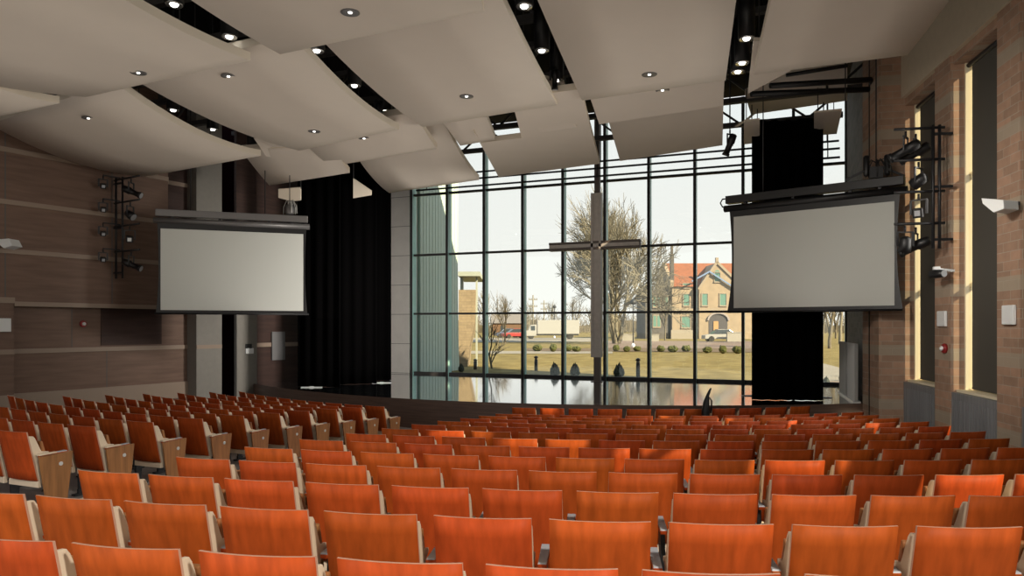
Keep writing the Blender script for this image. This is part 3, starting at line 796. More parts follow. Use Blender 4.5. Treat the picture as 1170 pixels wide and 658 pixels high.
# ---------------------------------------------------------------- roof trusses and pipes
def truss(label, Y, x0, x1, z, h=.7):
    t = thing('roof_truss', label, 'truss', (0, Y, z), 0, 'dark roof trusses')
    bm = bmesh.new()
    for dz in (0, h): box(bm, x0, x1, -.07, .07, dz-.06, dz+.06)
    obj('chord', bm, M_truss, t)
    bm = bmesh.new(); n = int((x1-x0)/.8)
    for i in range(n):
        a = x0+(x1-x0)*i/n; b = x0+(x1-x0)*(i+1)/n
        bar(bm, (a,0,0 if i%2 else h), (b,0,h if i%2 else 0), .05, .05)
    obj('web', bm, M_truss, t)
    bm = bmesh.new()
    for x in (x0+.5, (x0+x1)/2, x1-.5): box(bm, x-.04, x+.04, -.04, .04, h, 9.95-z)
    obj('hanger', bm, M_truss, t)
for i, Y in enumerate((-21.0, -18.2, -15.4, -12.6, -9.8, -6.6)):
    truss(f'dark zigzag roof truss above the panels, {ORD[7-i]} from the stage window', Y, -9.5, 10.0 if Y < -14 else 8.4, 7.75)
truss('dark zigzag roof truss nearest the glass wall', -4.3, -6.8, 7.9, 7.8, .65)
for i, (Y, z) in enumerate(((-3.0,7.25),(-3.05,7.0),(-2.6,7.55))):
    bm = bmesh.new(); tube(bm, [(-5.0,Y,z),(7.9,Y,z)], .03, n=8)
    for x in (-4.6, 1.2, 7.6): tube(bm, [(x,Y,z),(x,Y,9.895)], .015, n=6)
    o = obj('lighting_batten', bm, M_black); tag(o, f'thin black pipe batten near glass wall, {["middle","lowest","highest"][i]} of three', 'pipe', 'pipe battens near the glass wall')
# pipe frame at the brick end of the stage
t = thing('pipe_frame', 'black pipe frame with upright and two rails before the pier', 'pipe frame')
pd = 15.0
bm = bmesh.new(); a = at_d(995.5, 462, pd); tube(bm, [Vector((a.x,a.y,.0)), Vector((a.x,a.y,8.6))], .05, n=10); lathe(bm, [(.14,.0),(.14,.03),(.06,.05)], c=(a.x,a.y,0)); obj('upright', bm, M_black, t)
for (x0,y0,x1,y1) in ((858,107.5,995,102),(880,98,995,91)):
    bm = bmesh.new(); e_ = 0 if y0 > 100 else -.3; A = at_d(x0,y0,pd-.2+e_); B = at_d(x1,y1,pd+e_); tube(bm, [A,B], .06, n=8); obj('rail', bm, M_black, t)
bm = bmesh.new(); tube(bm, [at_d(995,91,pd-.3), Vector((a.x,a.y,at_d(995,91,pd-.3).z))], .04, n=8); obj('stub', bm, M_black, t)
bm = bmesh.new(); A = at_d(945,95,pd-.3); B = at_d(945,104,pd-.07); tube(bm, [A,B], .025, n=6); A2 = at_d(898,86,pd-.2); B2=at_d(968,75,pd-.5); tube(bm,[A2,B2],.04,n=6); obj('brace', bm, M_black, t)

# ---------------------------------------------------------------- stage lights
def put_spot(kind, top, d, label, group, sc=.8, face=None):
    """top: the point the light hangs from; d: where it aims"""
    drop = .40*sc; P = top - Vector((0,0,drop+.035))
    t = thing('stage_light', label, 'stage light', P, 0, group)
    M = orient((0,0,0), d) @ Matrix.Scale(sc, 4)
    def lp(name, prof, m, lab=None, n=14):
        bm = bmesh.new(); lathe(bm, prof, n=n); bmesh.ops.transform(bm, matrix=M, verts=bm.verts); obj(name, bm, m, t, label=lab)
    if kind == 'profile':
        lp('body', [(.05,-.30),(.10,-.27),(.115,-.05),(.085,0),(.085,.26),(.105,.27),(.105,.34)], M_black)
        lp('lens', [(.09,.336),(.09,.343)], M_armgr, 'grey glass lens')
    elif kind == 'par':
        lp('body', [(.05,-.18),(.11,-.14),(.125,.02),(.125,.14)], M_black)
        lp('lens', [(.112,.136),(.112,.143)], M_armgr, 'grey glass lens')
    else:
        bm = bmesh.new(); box(bm, -.10, .10, -.10, .10, -.09, .09, M=M); obj('body', bm, M_black, t, bevel=.02)
        bm = bmesh.new(); box(bm, -.055, .055, -.055, .055, .09, .096, M=M); obj('lens', bm, face or M_armgr, t, label='pale lamp face' if face else 'grey lamp face')
    h = Vector((d[0], d[1], 0)).normalized(); u = Vector((-h.y, h.x, 0)); q = .15*sc
    bm = bmesh.new()
    for s_ in (-1, 1): bar(bm, u*(q*s_)+Vector((0,0,-.02)), u*(q*s_)+Vector((0,0,.27*sc)), .02, .035, up=u)
    bar(bm, u*-q*1.07+Vector((0,0,.27*sc)), u*q*1.07+Vector((0,0,.27*sc)), .035, .02)
    tube(bm, [(0,0,.27*sc),(0,0,drop)], .018, n=6)
    obj('yoke', bm, M_dark, t)
    if 'gap' in group:
        bm = bmesh.new(); tube(bm, [(0,0,drop),(0,0,9.895-P.z)], .014, n=6); obj('hanger', bm, M_dark, t)
def ladder(label, foot, n, z0, z1, rungs, Lr, w, gap):
    """two rails standing off the wall one behind the other, arms reaching out along the wall normal n"""
    o = thing('lighting_ladder', label, 'lighting ladder', foot)
    for s in (0, -w):
        bm = bmesh.new(); tube(bm, [n*s+Vector((0,0,z0)), n*s+Vector((0,0,z1))], .026, n=8); obj('rail', bm, M_dark, o)
    for z in rungs:
        bm = bmesh.new(); tube(bm, [n*(-w-.08)+Vector((0,0,z)), n*Lr+Vector((0,0,z))], .024, n=8); obj('arm', bm, M_dark, o)
    for z in (z0+.15, (z0+z1)/2, z1-.15):
        bm = bmesh.new(); bar(bm, Vector((0,0,z)), -n*gap+Vector((0,0,z)), .04, .04); obj('wall_bracket', bm, M_dark, o)
def along(F0, n, px):
    best = min((abs(proj(F0+n*(i*.01)+Vector((0,0,4)))[0]-px), i) for i in range(-60, 160)); return F0 + n*(best[1]*.01)
GL, GR = 'stage lights on the wood wall ladder', 'stage lights on the brick wall ladder'
q = .42
f = lw_px(140, HOR, q); F0 = Vector((f.x, f.y, 0)); tl = -Lt
zL = lambda y: lw_px(140, y, q).z
ladder('black lighting ladder mounted on the wood panelled wall', F0, Ln, zL(318), zL(202), [zL(y) for y in (204.5,231,258,287)], .75, .30, q-.03)
def LT(px, yr): p = along(F0, Ln, px); return Vector((p.x, p.y, zL(yr)))
dn = Vector((0,0,-1))
put_spot('profile', LT(150,204.5), tl*.5+dn*.4+Ln*.8, 'long black stage light at top of the wood wall ladder', GL)
put_spot('par', LT(149,231), tl*.3+dn*.5+Ln*.7, 'short black stage light second down on wood wall ladder', GL)
put_spot('cube', LT(148,258), tl*.1+dn*.3-Lt*-.6+Ln*.8, 'small stage light with bright face, third on wood wall ladder', GL, face=M_white)
put_spot('profile', LT(150,287), tl*.5+dn*.4+Ln*.8, 'long black stage light at foot of the wood wall ladder', GL)
for i, y in enumerate((204.5,231,258,287)):
    p = F0 + Lt*.42 - Ln*.12; put_spot('cube', Vector((p.x, p.y, zL(y)+.05)), Lt*.3+dn*.4+Ln*.9, f'small black box light on the wood wall ladder, {ORD[i+1]} from top', GL, sc=.62)
    bm = bmesh.new(); bar(bm, Vector((p.x-F0.x, p.y-F0.y, zL(y)+.036)), -Ln*.12+Vector((0,0,zL(y)+.036)), .03, .03); obj('side_arm', bm, M_dark, bpy.data.objects['lighting_ladder'])
qr = .34
f = rw_px(1066, HOR, qr); F1 = Vector((f.x, f.y, 0)); tr = -Rt
zR = lambda y: rw_px(1066, y, qr).z
ladder('black lighting ladder mounted on the brick wall pier', F1, Rn, zR(284), zR(143), [zR(y) for y in (146,182,218.5,255)], .60, .10, qr-.04)
def RTp(px, yr): p = along(F1, Rn, px); return Vector((p.x, p.y, zR(yr)))
put_spot('profile', RTp(1035,146), tr*.5+dn*.42+Rn*.8, 'long black stage light at top of brick wall ladder, outermost', GR)
put_spot('profile', RTp(1052,146)+tr*.22, tr*.5+dn*.42+Rn*.8, 'long black stage light at top of brick wall ladder, next to the rail', GR)
put_spot('par', RTp(1050,182), tr*.6+dn*.5+Rn*.6, 'short black stage light second down on brick wall ladder', GR)
put_spot('cube', RTp(1050,218.5), dn*.2+Rn*.5+Rt*.7, 'square grey faced light third down on brick wall ladder', GR)
put_spot('par', RTp(1034,255), tr*.3+dn*.9, 'round black stage light at foot of brick wall ladder', GR)
put_spot('profile', RTp(1052,255)+tr*.22, tr*.5+dn*.42+Rn*.8, 'long black stage light at foot of brick wall ladder', GR)
# lights hanging in the ceiling gaps
GG = 'stage lights in the ceiling gaps'
put_spot('profile', at_z(634,74,7.12), FW*.15+Vector((0,0,-.9)), 'black stage light hanging in the widest ceiling gap', GG, .55)
put_spot('par', at_z(433,108,7.2), FW*.1+Vector((0,0,-.9)), 'black stage light at lower end of gap beside top panel', GG, .6)
put_spot('profile', at_z(834,147,7.0), FW*.3-RT*.3+Vector((0,0,-.9)), 'black stage light hanging near glass by the black curtain', GG, .8)

# ---------------------------------------------------------------- on the stage
t = thing('pleated_screen', 'low silver pleated metal screen standing on stage by the glass', 'pleated screen', (0,0,.70))
a, b = at_z(965,448.5,.7), at_z(988,461,.7); a.z = b.z = 0; a.x -= .08; b.x -= .16
for i, (u0, u1) in enumerate(((0,.47),(.53,1))):
    bm = bmesh.new(); A = a.lerp(b, u0); B = a.lerp(b, u1); nrm = Vector((-(b-a).y, (b-a).x, 0)).normalized(); n = 26; V = []
    for j in range(n+1):
        p = A.lerp(B, j/n) + nrm*(.03 if j%2 else -.03); V.append([bm.verts.new(p+Vector((0,0,z))) for z in (.04, 1.36)])
    V2 = [[bm.verts.new(v.co + nrm*-.02) for v in c] for c in V]
    for W_ in (V, V2):
        for c, d in zip(W_, W_[1:]): bm.faces.new((c[0], d[0], d[1], c[1]))
    for i_ in range(n):
        for q_ in (0,1): bm.faces.new((V[i_][q_], V[i_+1][q_], V2[i_+1][q_], V2[i_][q_]))
    obj('panel', bm, M_silver, t)
bm = bmesh.new(); bar(bm, a+Vector((0,0,.02)), b+Vector((0,0,.02)), .16, .04); obj('base', bm, M_silver, t)
p = at_z(996, 459, .70); t = thing('floor_monitor', 'small black box on the stage edge beside the brick pier', 'floor box', (p.x, p.y, .70), YAW)
bm = bmesh.new(); prism(bm, [(-.16,0),(.16,0),(.16,.10),(.02,.22),(-.10,.20)], -.16, .10); obj('box', bm, M_black, t, bevel=.01)
bm = bmesh.new(); box(bm, -.02, .16, -.30, -.18, 0, .05); obj('foot_plate', bm, M_white, t)
for i, (x, y, l) in enumerate(((936,454.5,'white weight at the brick side foot of the lone black curtain'),(861,452.3,'white weight at the glass side foot of the lone black curtain'),(436,437.5,'pale bar standing in for lit floor by the pier curtain'),(356,442.8,'pale bar standing in for lit floor by the foremost black curtain'))):  # last two: bright strips of lit floor put in as pale bars
    p = at_z(x, y, .70); t_ = bmesh.new(); box(t_, -.30, .30, -.05, .05, 0, .022); box(t_, -.06, .06, -.03, .03, .022, .035); o = obj('curtain_foot_bar', t_, M_white, bevel=.008); o.location = (p.x, p.y, .70); o.rotation_euler = (0,0,YAW); tag(o, l, 'weight', 'curtain weights')
# dark curved object standing in front of the stage
d = 13.9; base = at_d(806, 463, d); fz = 0.0
t = thing('curved_stand', 'thin black curved stand with a loop handle before the stage', 'stand', (base.x, base.y, fz))
def rel(x, y): return at_d(x, y, d) - Vector((base.x, base.y, fz))
bm = bmesh.new(); tube(bm, [Vector((0,0,.02)), rel(806,470), rel(807,460), rel(808.5,452), rel(811,446), rel(812.5,443.5)], [.06,.075,.06,.032,.022,.014], n=8); obj('neck', bm, M_black, t)
bm = bmesh.new(); tube(bm, [rel(808,456), rel(811,454.5), rel(813,458), rel(813,464), rel(812,472)], .016, n=6); obj('loop_handle', bm, M_black, t)
bm = bmesh.new(); lathe(bm, [(.17,0),(.17,.02),(.05,.06)], n=14); obj('base', bm, M_black, t)
# ================================================================ OUTSIDE
GZ = .62
M_lawn = mat('dry lawn', (0.1736,0.1395,0.0589), .95, var=.4, scale=1.2, spec=.1)
M_walk = mat('pale paving', (0.2232,0.2046,0.1736), .9, var=.05, scale=1)
M_road = mat('pinkish brick paving', (0.1674,0.124,0.1023), .9, var=.08, scale=.6)
M_mulch= mat('mulch', (.10,.07,.04), .95, var=.3, scale=2)
M_bark = mat('grey bark', (0.1674,0.1519,0.1147), .9, var=.2, scale=3)
M_bark2= mat('pale twig bark', (0.124,0.1054,0.0744), .9, var=.2, scale=3)
M_leaf = mat('evergreen', (0.0279,0.0372,0.0279), .9, var=.4, scale=8)
M_leaf2= mat('low shrub green', (0.0527,0.0589,0.01116), .9, var=.4, scale=8)
M_ston = mat('warm limestone', (0.2666,0.2108,0.1488), .9, var=.14, scale=1.2)
M_gsto = mat('grey rubble stone', (0.0806,0.07316,0.0682), .9, var=.3, scale=2.5)
M_tile = mat('orange roof tile', (0.2046,0.0682,0.02604), .8, var=.2, scale=2)
M_teal = mat('teal window', (.10,.20,.17), .2)
M_vwhite = mat('white vehicle paint', (0.31,0.31,0.3038), .35)
M_tire = mat('rubber', (.02,.02,.02), .8)
M_vglass = mat('vehicle glass', (.04,.05,.06), .1)
M_rib  = mat('pale green ribbed cladding', (0.45,0.558,0.504), .5, var=.04)

bm = bmesh.new(); N = 40
def gz(p): 
    d = (Vector((p[0],p[1],0))-Vector((CAM.x,CAM.y,0))).length
    return GZ
box(bm, -320, 320, -.25, 420, GZ-.6, GZ)
g = struct('ground', bm, M_lawn)
bm = bmesh.new(); vs = [bm.verts.new(v) for v in ((-320,-320,-.6),(320,-320,-.6),(320,-.3,-.6),(-320,-.3,-.6))]; bm.faces.new(vs)
struct('ground_behind', bm, mat('paved forecourt', (.25,.24,.22), .9, var=.1, scale=.4))
def strip(name, pts, dz, m, w=None):
    bm = bmesh.new(); vs = [bm.verts.new((p.x, p.y, GZ+dz)) for p in pts]; bm.faces.new(vs); return struct(name, bm, m)
def gp(px, py): return at_z(px, py, GZ)
strip('path_kerb', [Vector((-6,-.2,0)), Vector((12,-.2,0)), Vector((12,1.3,0)), Vector((-6,1.3,0))], .012, M_walk)
strip('path_walk', [gp(520,404.5), gp(700,404), gp(700,401.5), gp(520,401)], .02, M_walk)
strip('path_bed', [gp(596,401.2), gp(866,403), gp(866,398.5), gp(596,398)], .03, M_mulch)
strip('path_drive', [gp(690,397.8), gp(880,398.3), gp(880,390), gp(690,389.5)], .02, M_road)
strip('path_lot', [gp(520,391), gp(690,390.5), gp(690,386), gp(520,386)], .02, M_walk)
strip('path_side', [gp(930,438), gp(972,438), gp(972,424), gp(930,413)], .03, M_walk)
strip('path_brick', [gp(930,444), gp(972,444), gp(972,437), gp(930,437)], .04, M_road)

# ---- bare trees
def tree_mesh(seed, H, spread, levels, rtr, stems, minr, dens=3, mat_=None, lift=.35):
    rng = random.Random(seed); bm = bmesh.new()
    def grow(p, d, L, r, lv):
        n = 3 if lv > 2 else 4; pts = [p.copy()]; rs = [r]; q = p.copy(); dd = d.copy()
        for i in range(n):
            dd = (dd + Vector((rng.gauss(0,.10), rng.gauss(0,.10), rng.gauss(.03,.06)))).normalized()
            q = q + dd*(L/n); pts.append(q.copy()); rs.append(max(minr, r*(1-.45*(i+1)/n)))
        tube(bm, pts, rs, n=6 if lv < 2 else (4 if lv < 4 else 3), cap=False)
        if lv >= levels: return
        k = dens + (1 if rng.random() < .5 else 0)
        for i in range(k):
            f = rng.uniform(.35, 1.0) if i else 1.0
            j = min(n-1, int(f*n)); b = pts[j].lerp(pts[j+1], f*n-j) if f < 1 else pts[-1]
            u, v = frame_of(dd); a = rng.uniform(0, 6.283); sp = rng.uniform(.35, .75)*spread if i else rng.uniform(.05,.3)
            nd = (dd*math.cos(sp) + (u*math.cos(a)+v*math.sin(a))*math.sin(sp)); nd.z += lift*.25; nd.normalize()
            grow(b, nd, L*rng.uniform(.62,.86), max(minr, r*(.62 if i else .72)), lv+1)
    for s in range(stems):
        a = 6.283*s/stems + rng.uniform(-.3,.3); t = rng.uniform(.15,.75) if stems > 1 else .04
        grow(Vector((math.cos(a)*.2*(stems>1), math.sin(a)*.2*(stems>1), -.1)), Vector((math.cos(a)*math.sin(t), math.sin(a)*math.sin(t), math.cos(t))), H*.30, rtr, 0)
    return bm
def scale_to(bm, H, W=None):
    z_ = sorted(v.co.z for v in bm.verts); x_ = sorted(abs(v.co.x) for v in bm.verts); zs = z_[int(len(z_)*.985)]; xs = x_[int(len(x_)*.95)]
    sx = (W/2/xs) if W else H/zs
    for v in bm.verts: v.co = Vector((v.co.x*sx, v.co.y*sx, v.co.z*H/zs))
base = gp(704, 392.6); dT = (base-CAM).dot(FW)
bm = tree_mesh(5, 14, 1.05, 6, .26, 5, .013, dens=3, lift=.1); scale_to(bm, (HOR-238)/FPX*dT + CAM.z-GZ, 128/FPX*dT)
for v in bm.verts: v.co.x -= max(0, v.co.z)*.19
o = obj('bare_tree', bm, M_bark); o.location = (base.x, base.y, GZ); tag(o, 'great spreading bare tree standing behind the cross', 'tree')
bm = tree_mesh(9, 8, 1.0, 4, .16, 1, .02, dens=3); scale_to(bm, 7.5); om = obj('bare_tree', bm, M_bark2)
bm = tree_mesh(21, 8, .9, 4, .16, 1, .02, dens=3); scale_to(bm, 7.5); on = obj('bare_tree', bm, M_bark)
TR = [(om,577,392,78,5.2,'bare tree left of the parked cars'),(on,555,388,110,7.0,'bare tree beyond the young lawn tree'),(om,655,388,120,6.5,'bare tree rising behind the box truck'),(on,603,388,128,6.0,'bare tree behind utility pole, far off'),(om,760,386,95,6.5,'bare tree in front of the grey stone wing'),(on,735,388,140,7.5,'far bare tree left of grey stone wing'),
      (om,948,384,60,7.5,'bare tree seen beside the black curtain edge'),(on,960,384,75,9.5,'taller bare tree seen near the wing wall'),(om,955,383,110,8.5,'far bare tree between curtain and wing wall'),(on,545,388,130,6.0,'small bare tree beside the stone pillar'),(om,676,388,150,7.0,'bare tree far behind the great tree'),(on,628,388,170,7.5,'small bare tree far behind the truck'),(om,940,384,90,8.0,'bare tree half hidden by black curtain')]
us = set()
for src, px, py, d, H, l in TR:
    P = at_d(px, HOR, d)
    if src.name not in us: us.add(src.name); o = src
    else: o = src.copy(); COL.objects.link(o)
    o.location = (P.x, P.y, GZ); s = H/7.5; o.scale = (s*.8,s*.8,s); o.rotation_euler = (0,0,random.uniform(0,6)); tag(o, l, 'tree', 'bare trees beyond the lawn')
# young staked tree on the lawn
base = gp(562, 421); dd_ = (base-CAM).dot(FW)
bm = tree_mesh(3, 3, .9, 3, .035, 1, .008, dens=3); scale_to(bm, (421-366)/FPX*dd_, 26/FPX*dd_); o = obj('young_tree', bm, M_bark2); o.location = (base.x, base.y, GZ); tag(o, 'slender young tree on the lawn close to the glass', 'tree')
# woodland haze at the horizon
bm = bmesh.new(); rng = random.Random(8)
for i in range(1500):
    px = rng.uniform(500, 990); d = rng.uniform(190, 260); P = at_d(px, HOR, d); h = rng.uniform(3, 6.5)
    tube(bm, [(P.x,P.y,GZ),(P.x+rng.gauss(0,.6),P.y,GZ+h*.6),(P.x+rng.gauss(0,1.4),P.y,GZ+h)], [.10,.07,.03], n=3, cap=False)
o = obj('woodland', bm, M_bark2); tag(o, 'thin bare woodland along the horizon', 'woodland', kind='stuff')
bm = bmesh.new()
ps = [at_d(400+i*16, HOR, 262) for i in range(50)]
for a, b in zip(ps, ps[1:]):
    h1, h2 = 3.2+1.2*math.sin(a.x*.21), 3.2+1.2*math.sin(b.x*.21)
    hexa(bm, [(a.x,a.y,GZ-.2),(b.x,b.y,GZ-.2),(b.x,b.y+5,GZ-.2),(a.x,a.y+5,GZ-.2)], [(a.x,a.y,GZ+h1),(b.x,b.y,GZ+h2),(b.x,b.y+5,GZ+h2),(a.x,a.y+5,GZ+h1)])
struct('hill_far', bm, mat('far brush', (0.0992,0.0837,0.0558), .95, var=.3, scale=.3))

# ---- shrubs
def blob(seed, r, h, sq=1.0):
    bm = bmesh.new(); bmesh.ops.create_icosphere(bm, subdivisions=3, radius=1); rng = random.Random(seed)
    for v in bm.verts:
        k = 1 + rng.gauss(0,.10); v.co = Vector((v.co.x*r*k, v.co.y*r*k, max(-.05, (v.co.z*.5+.5)*h*k)))
        if sq < 1: f = 1-(1-sq)*min(1, max(0, v.co.z/h)); v.co.x *= f; v.co.y *= f
    return bm
shr = obj('low_shrub', blob(1,1,1), M_leaf2); us2 = False
SH = [(614,401.5),(632,402),(648,401.5),(659,402),(704,401.5),(716,402),(728,401.5),(755,402),(769,402.5),(784,402),(808,403.5),(826,404),(843,404)]
for i, (px, py) in enumerate(SH):
    P = gp(px, py); d = (P-CAM).dot(FW)
    o = shr if i == 0 else shr.copy()
    if i: COL.objects.link(o)
    r = random.uniform(.27,.42)*d/58; o.location = P; o.scale = (r*1.0, r, random.uniform(.42,.65)*d/58); o.rotation_euler = (0,0,i*1.3)
    tag(o, f'rounded low shrub in the lawn edge bed, {ORD[i+1]} along from the truck side', 'shrub', 'low shrubs along the lawn edge')
cs = obj('conifer_shrub', blob(5,1,1,.35), M_leaf)
for i, (px, py, hpx, l) in enumerate(((634,430,16,'dark conical shrub outside glass, partly behind a mullion'),(657,430.5,16,'dark conical shrub outside glass left of the cross post'),(707,431.5,17,'dark conical shrub outside glass right of the cross post'),(527,425,10,'dark shrub outside glass at foot of stone pillar'),(963,436,12,'dark shrub beside the pale walk near wing wall'),(944,440,10,'small green shrub beside brick path at curtain edge'))):
    P = gp(px, py); d = (P-CAM).dot(FW); o = cs if i == 0 else cs.copy()
    if i: COL.objects.link(o)
    h = hpx/FPX*d; o.location = P; o.scale = (h*.48, h*.48, h*.95); o.rotation_euler = (0,0,i*2.1); tag(o, l, 'shrub', 'dark shrubs outside the glass')
# ---- bollard lights
def bollard(px, pyb, hpx, label):
    P = gp(px, pyb); d = (P-CAM).dot(FW); h = hpx/FPX*d
    t = thing('bollard_light', label, 'bollard', P, 0, 'bollard lights on the lawn')
    bm = bmesh.new(); lathe(bm, [(.075,0),(.075,h*.72)], n=10); obj('post', bm, M_dark, t)
    bm = bmesh.new(); lathe(bm, [(.06,h*.72),(.06,h*.86)], n=10); obj('lamp_head', bm, M_alu, t)
    bm = bmesh.new(); lathe(bm, [(.085,h*.86),(.085,h*.93),(.03,h)], n=10); obj('cap', bm, M_dark, t)
bollard(612.5,423.5,17,'dark bollard light on lawn left of the cross'); bollard(729,431,22,'dark bollard light on lawn right of the cross')
bollard(543,422,12,'dark bollard light beside stone pillar'); bollard(962,431,26,'tall dark bollard beside walk near wing wall')
# ---- poles
def pole(name, label, cat, px, d, ytop, r, kind):
    P = at_d(px, HOR, d); h = (HOR-ytop)/FPX*d + CAM.z-GZ
    t = thing(name, label, cat, (P.x,P.y,GZ), YAW)
    bm = bmesh.new(); tube(bm, [(0,0,-.05),(0,0,h)], [r, r*.7], n=8); obj('pole', bm, M_bark if kind == 'utility' else M_dark, t)
    if kind == 'utility':
        for z in (h-.8, h-2.0):
            bm = bmesh.new(); box(bm, -.75, .75, -.06, .06, z-.07, z+.07)
            for x in (-.65,-.3,.3,.65): lathe(bm, [(.06,z+.07),(.06,z+.28)], c=(x,0,0), n=6)
            obj('crossarm', bm, M_bark, t)
    else:
        bm = bmesh.new(); lathe(bm, [(.10,h),(.28,h+.05),(.28,h+.30),(.04,h+.5)], n=8); obj('lantern', bm, M_dark, t)
        bm = bmesh.new(); lathe(bm, [(.16,0),(.16,.25),(.07,.4)], n=8); obj('base', bm, M_white, t)
pole('utility_pole', 'brown utility pole with crossarms above the white truck cab', 'utility pole', 609, 125, 337, .16, 'utility')
pole('utility_pole', 'thinner distant utility pole right of the nearer one', 'utility pole', 621.5, 160, 343, .15, 'utility')
pole('lamp_post', 'black lamp post at lawn edge right of the great tree', 'lamp post', 723.5, 62, 348, .06, 'lamp')
pole('lamp_post', 'distant black lamp post above the truck box', 'lamp post', 633.5, 112, 352, .09, 'lamp')
# ---- box truck and cars
def vehicle(label, px, d, L, H, rz, truck, m):
    P = at_d(px, HOR, d); t = thing('box_truck' if truck else 'car', label, 'truck' if truck else 'car', (P.x,P.y,GZ+.02), YAW+rz)
    if truck:
        bm = bmesh.new(); box(bm, -L/2+1.9, L/2, -1.1, 1.1, .75, H); obj('cargo_box', bm, M_vwhite, t, bevel=.03)
        bm = bmesh.new(); prism(bm, [(-L/2,.45),(-L/2,1.15),(-L/2+.55,1.25),(-L/2+.95,2.05),(-L/2+1.8,2.1),(-L/2+1.8,.45)], -1.0, 1.0, M=Matrix.Rotation(rad(-90),4,'Z').inverted() if False else Matrix(((0,1,0,0),(1,0,0,0),(0,0,1,0),(0,0,0,1)))); obj('cab', bm, M_vwhite, t, bevel=.04)
        bm = bmesh.new(); box(bm, -L/2+.95, -L/2+1.55, -1.012, -.99, 1.25, 1.9); obj('cab_window', bm, M_vglass, t)
        bm = bmesh.new(); box(bm, -L/2+1.7, L/2-.1, -1.0, 1.0, .55, .75); obj('chassis', bm, M_dark, t)
        wx, wr = (-L/2+.95, L/2-1.3), .45
    else:
        bm = bmesh.new(); prism(bm, [(-L/2,.3),(-L/2,.75),(-L/2+.9,.88),(L/2-.3,.9),(L/2,.75),(L/2,.3)], -.85, .85, M=Matrix(((0,1,0,0),(1,0,0,0),(0,0,1,0),(0,0,0,1)))); obj('body', bm, m, t, bevel=.05)
        bm = bmesh.new(); prism(bm, [(-L/2+.9,.88),(-L/2+1.6,1.42),(L/2-1.2,1.45),(L/2-.3,.9)], -.72, .72, M=Matrix(((0,1,0,0),(1,0,0,0),(0,0,1,0),(0,0,0,1)))); obj('cabin_glass', bm, M_vglass, t, bevel=.03)
        bm = bmesh.new(); box(bm, -L/2+1.65, L/2-1.25, -.70, .70, 1.42, 1.48); obj('car_roof', bm, m, t)
        wx, wr = (-L/2+.8, L/2-.8), .32
    for x in wx:
        for y in (-.85, .85):
            bm = bmesh.new(); M = orient((x,y,wr), (0,1,0)); lathe(bm, [(wr,-.11),(wr,.11)], n=14); bmesh.ops.transform(bm, matrix=M, verts=bm.verts); obj('wheel', bm, M_tire, t)
vehicle('white box truck parked beyond the lawn', 630, 104, 7.9, 2.75, 0, True, M_vwhite)
vehicle('red car parked left of the white truck', 588, 112, 4.0, 1.5, .3, False, mat('red car paint', (0.279,0.031,0.031), .35))
vehicle('dark blue car parked behind the bare tree trunk', 580, 118, 4.2, 1.5, .2, False, mat('blue car paint', (.06,.08,.14), .35))
vehicle('white car parked before the porch arch', 823, 88, 4.2, 1.5, 0, False, M_vwhite)

# ---- the old stone house
HD = 106.0
hb = at_d(768, HOR, HD); house = thing('stone_house', 'pale stone house with orange tile roof, gable and porch arch', 'house', (hb.x, hb.y, GZ), YAW)
K = HD/FPX
def hx_(px): return (px-768)*K
def hz_(py): return (HOR-py)*K + CAM.z - GZ
bm = bmesh.new(); box(bm, 0, hx_(905), 0, 11, -.2, hz_(327)); obj('wall', bm, M_ston, house)
bm = bmesh.new(); prism(bm, [(-.35,hz_(327.5)),(5.5,hz_(297)),(11.35,hz_(327.5)),(5.5,hz_(300))], hx_(769.5), hx_(905)); obj('roof', bm, M_tile, house)
bm = bmesh.new(); prism(bm, [(-.2,hz_(328)),(-.2,hz_(322)),(5.5,hz_(296)),(11.2,hz_(322)),(11.2,hz_(328))], -.3, hx_(769.6)); obj('gable_parapet', bm, M_ston, house)
bm = bmesh.new(); box(bm, -.15, .35, .3, 1.0, hz_(332), hz_(290)); box(bm, -.05, .25, .45, .85, hz_(290), hz_(280)); box(bm, -.22, .42, .2, 1.1, hz_(291), hz_(289.6)); obj('chimney', bm, M_gsto, house)
# cross gable standing proud
gx0, gx1, ga = hx_(790), hx_(848), hx_(817)
Mg = Matrix(((0,1,0,0),(1,0,0,0),(0,0,1,0),(0,0,0,1)))
bm = bmesh.new(); prism(bm, [(hx_(797),-.2),(hx_(797),hz_(330)),(ga,hz_(301)),(hx_(842),hz_(326)),(hx_(842),-.2)], -.9, 5, M=Mg); obj('gable_wall', bm, M_ston, house)
bm = bmesh.new(); bar(bm, (hx_(796),-.95,hz_(331)), (ga,-.95,hz_(300)), .3, .35); bar(bm, (ga,-.95,hz_(300)), (hx_(843),-.95,hz_(325)), .3, .35); box(bm, ga-.2, ga+.2, -1.1, -.7, hz_(301), hz_(295)); obj('gable_coping', bm, mat('pale coping', (0.248,0.2046,0.155), .8), house)
bm = bmesh.new(); bar(bm, (hx_(788),-1.2,hz_(322)), (hx_(808),-1.2,hz_(311)), .25, .2); bar(bm, (hx_(808),-1.2,hz_(311)), (hx_(839),-1.2,hz_(331)), .25, .2); obj('shaded_coping', bm, mat('shaded blue grey coping', (.13,.20,.36), .5), house, label='shaded blue grey coping strip across the gable')  # gable coping in shadow, the shade put into its blue grey
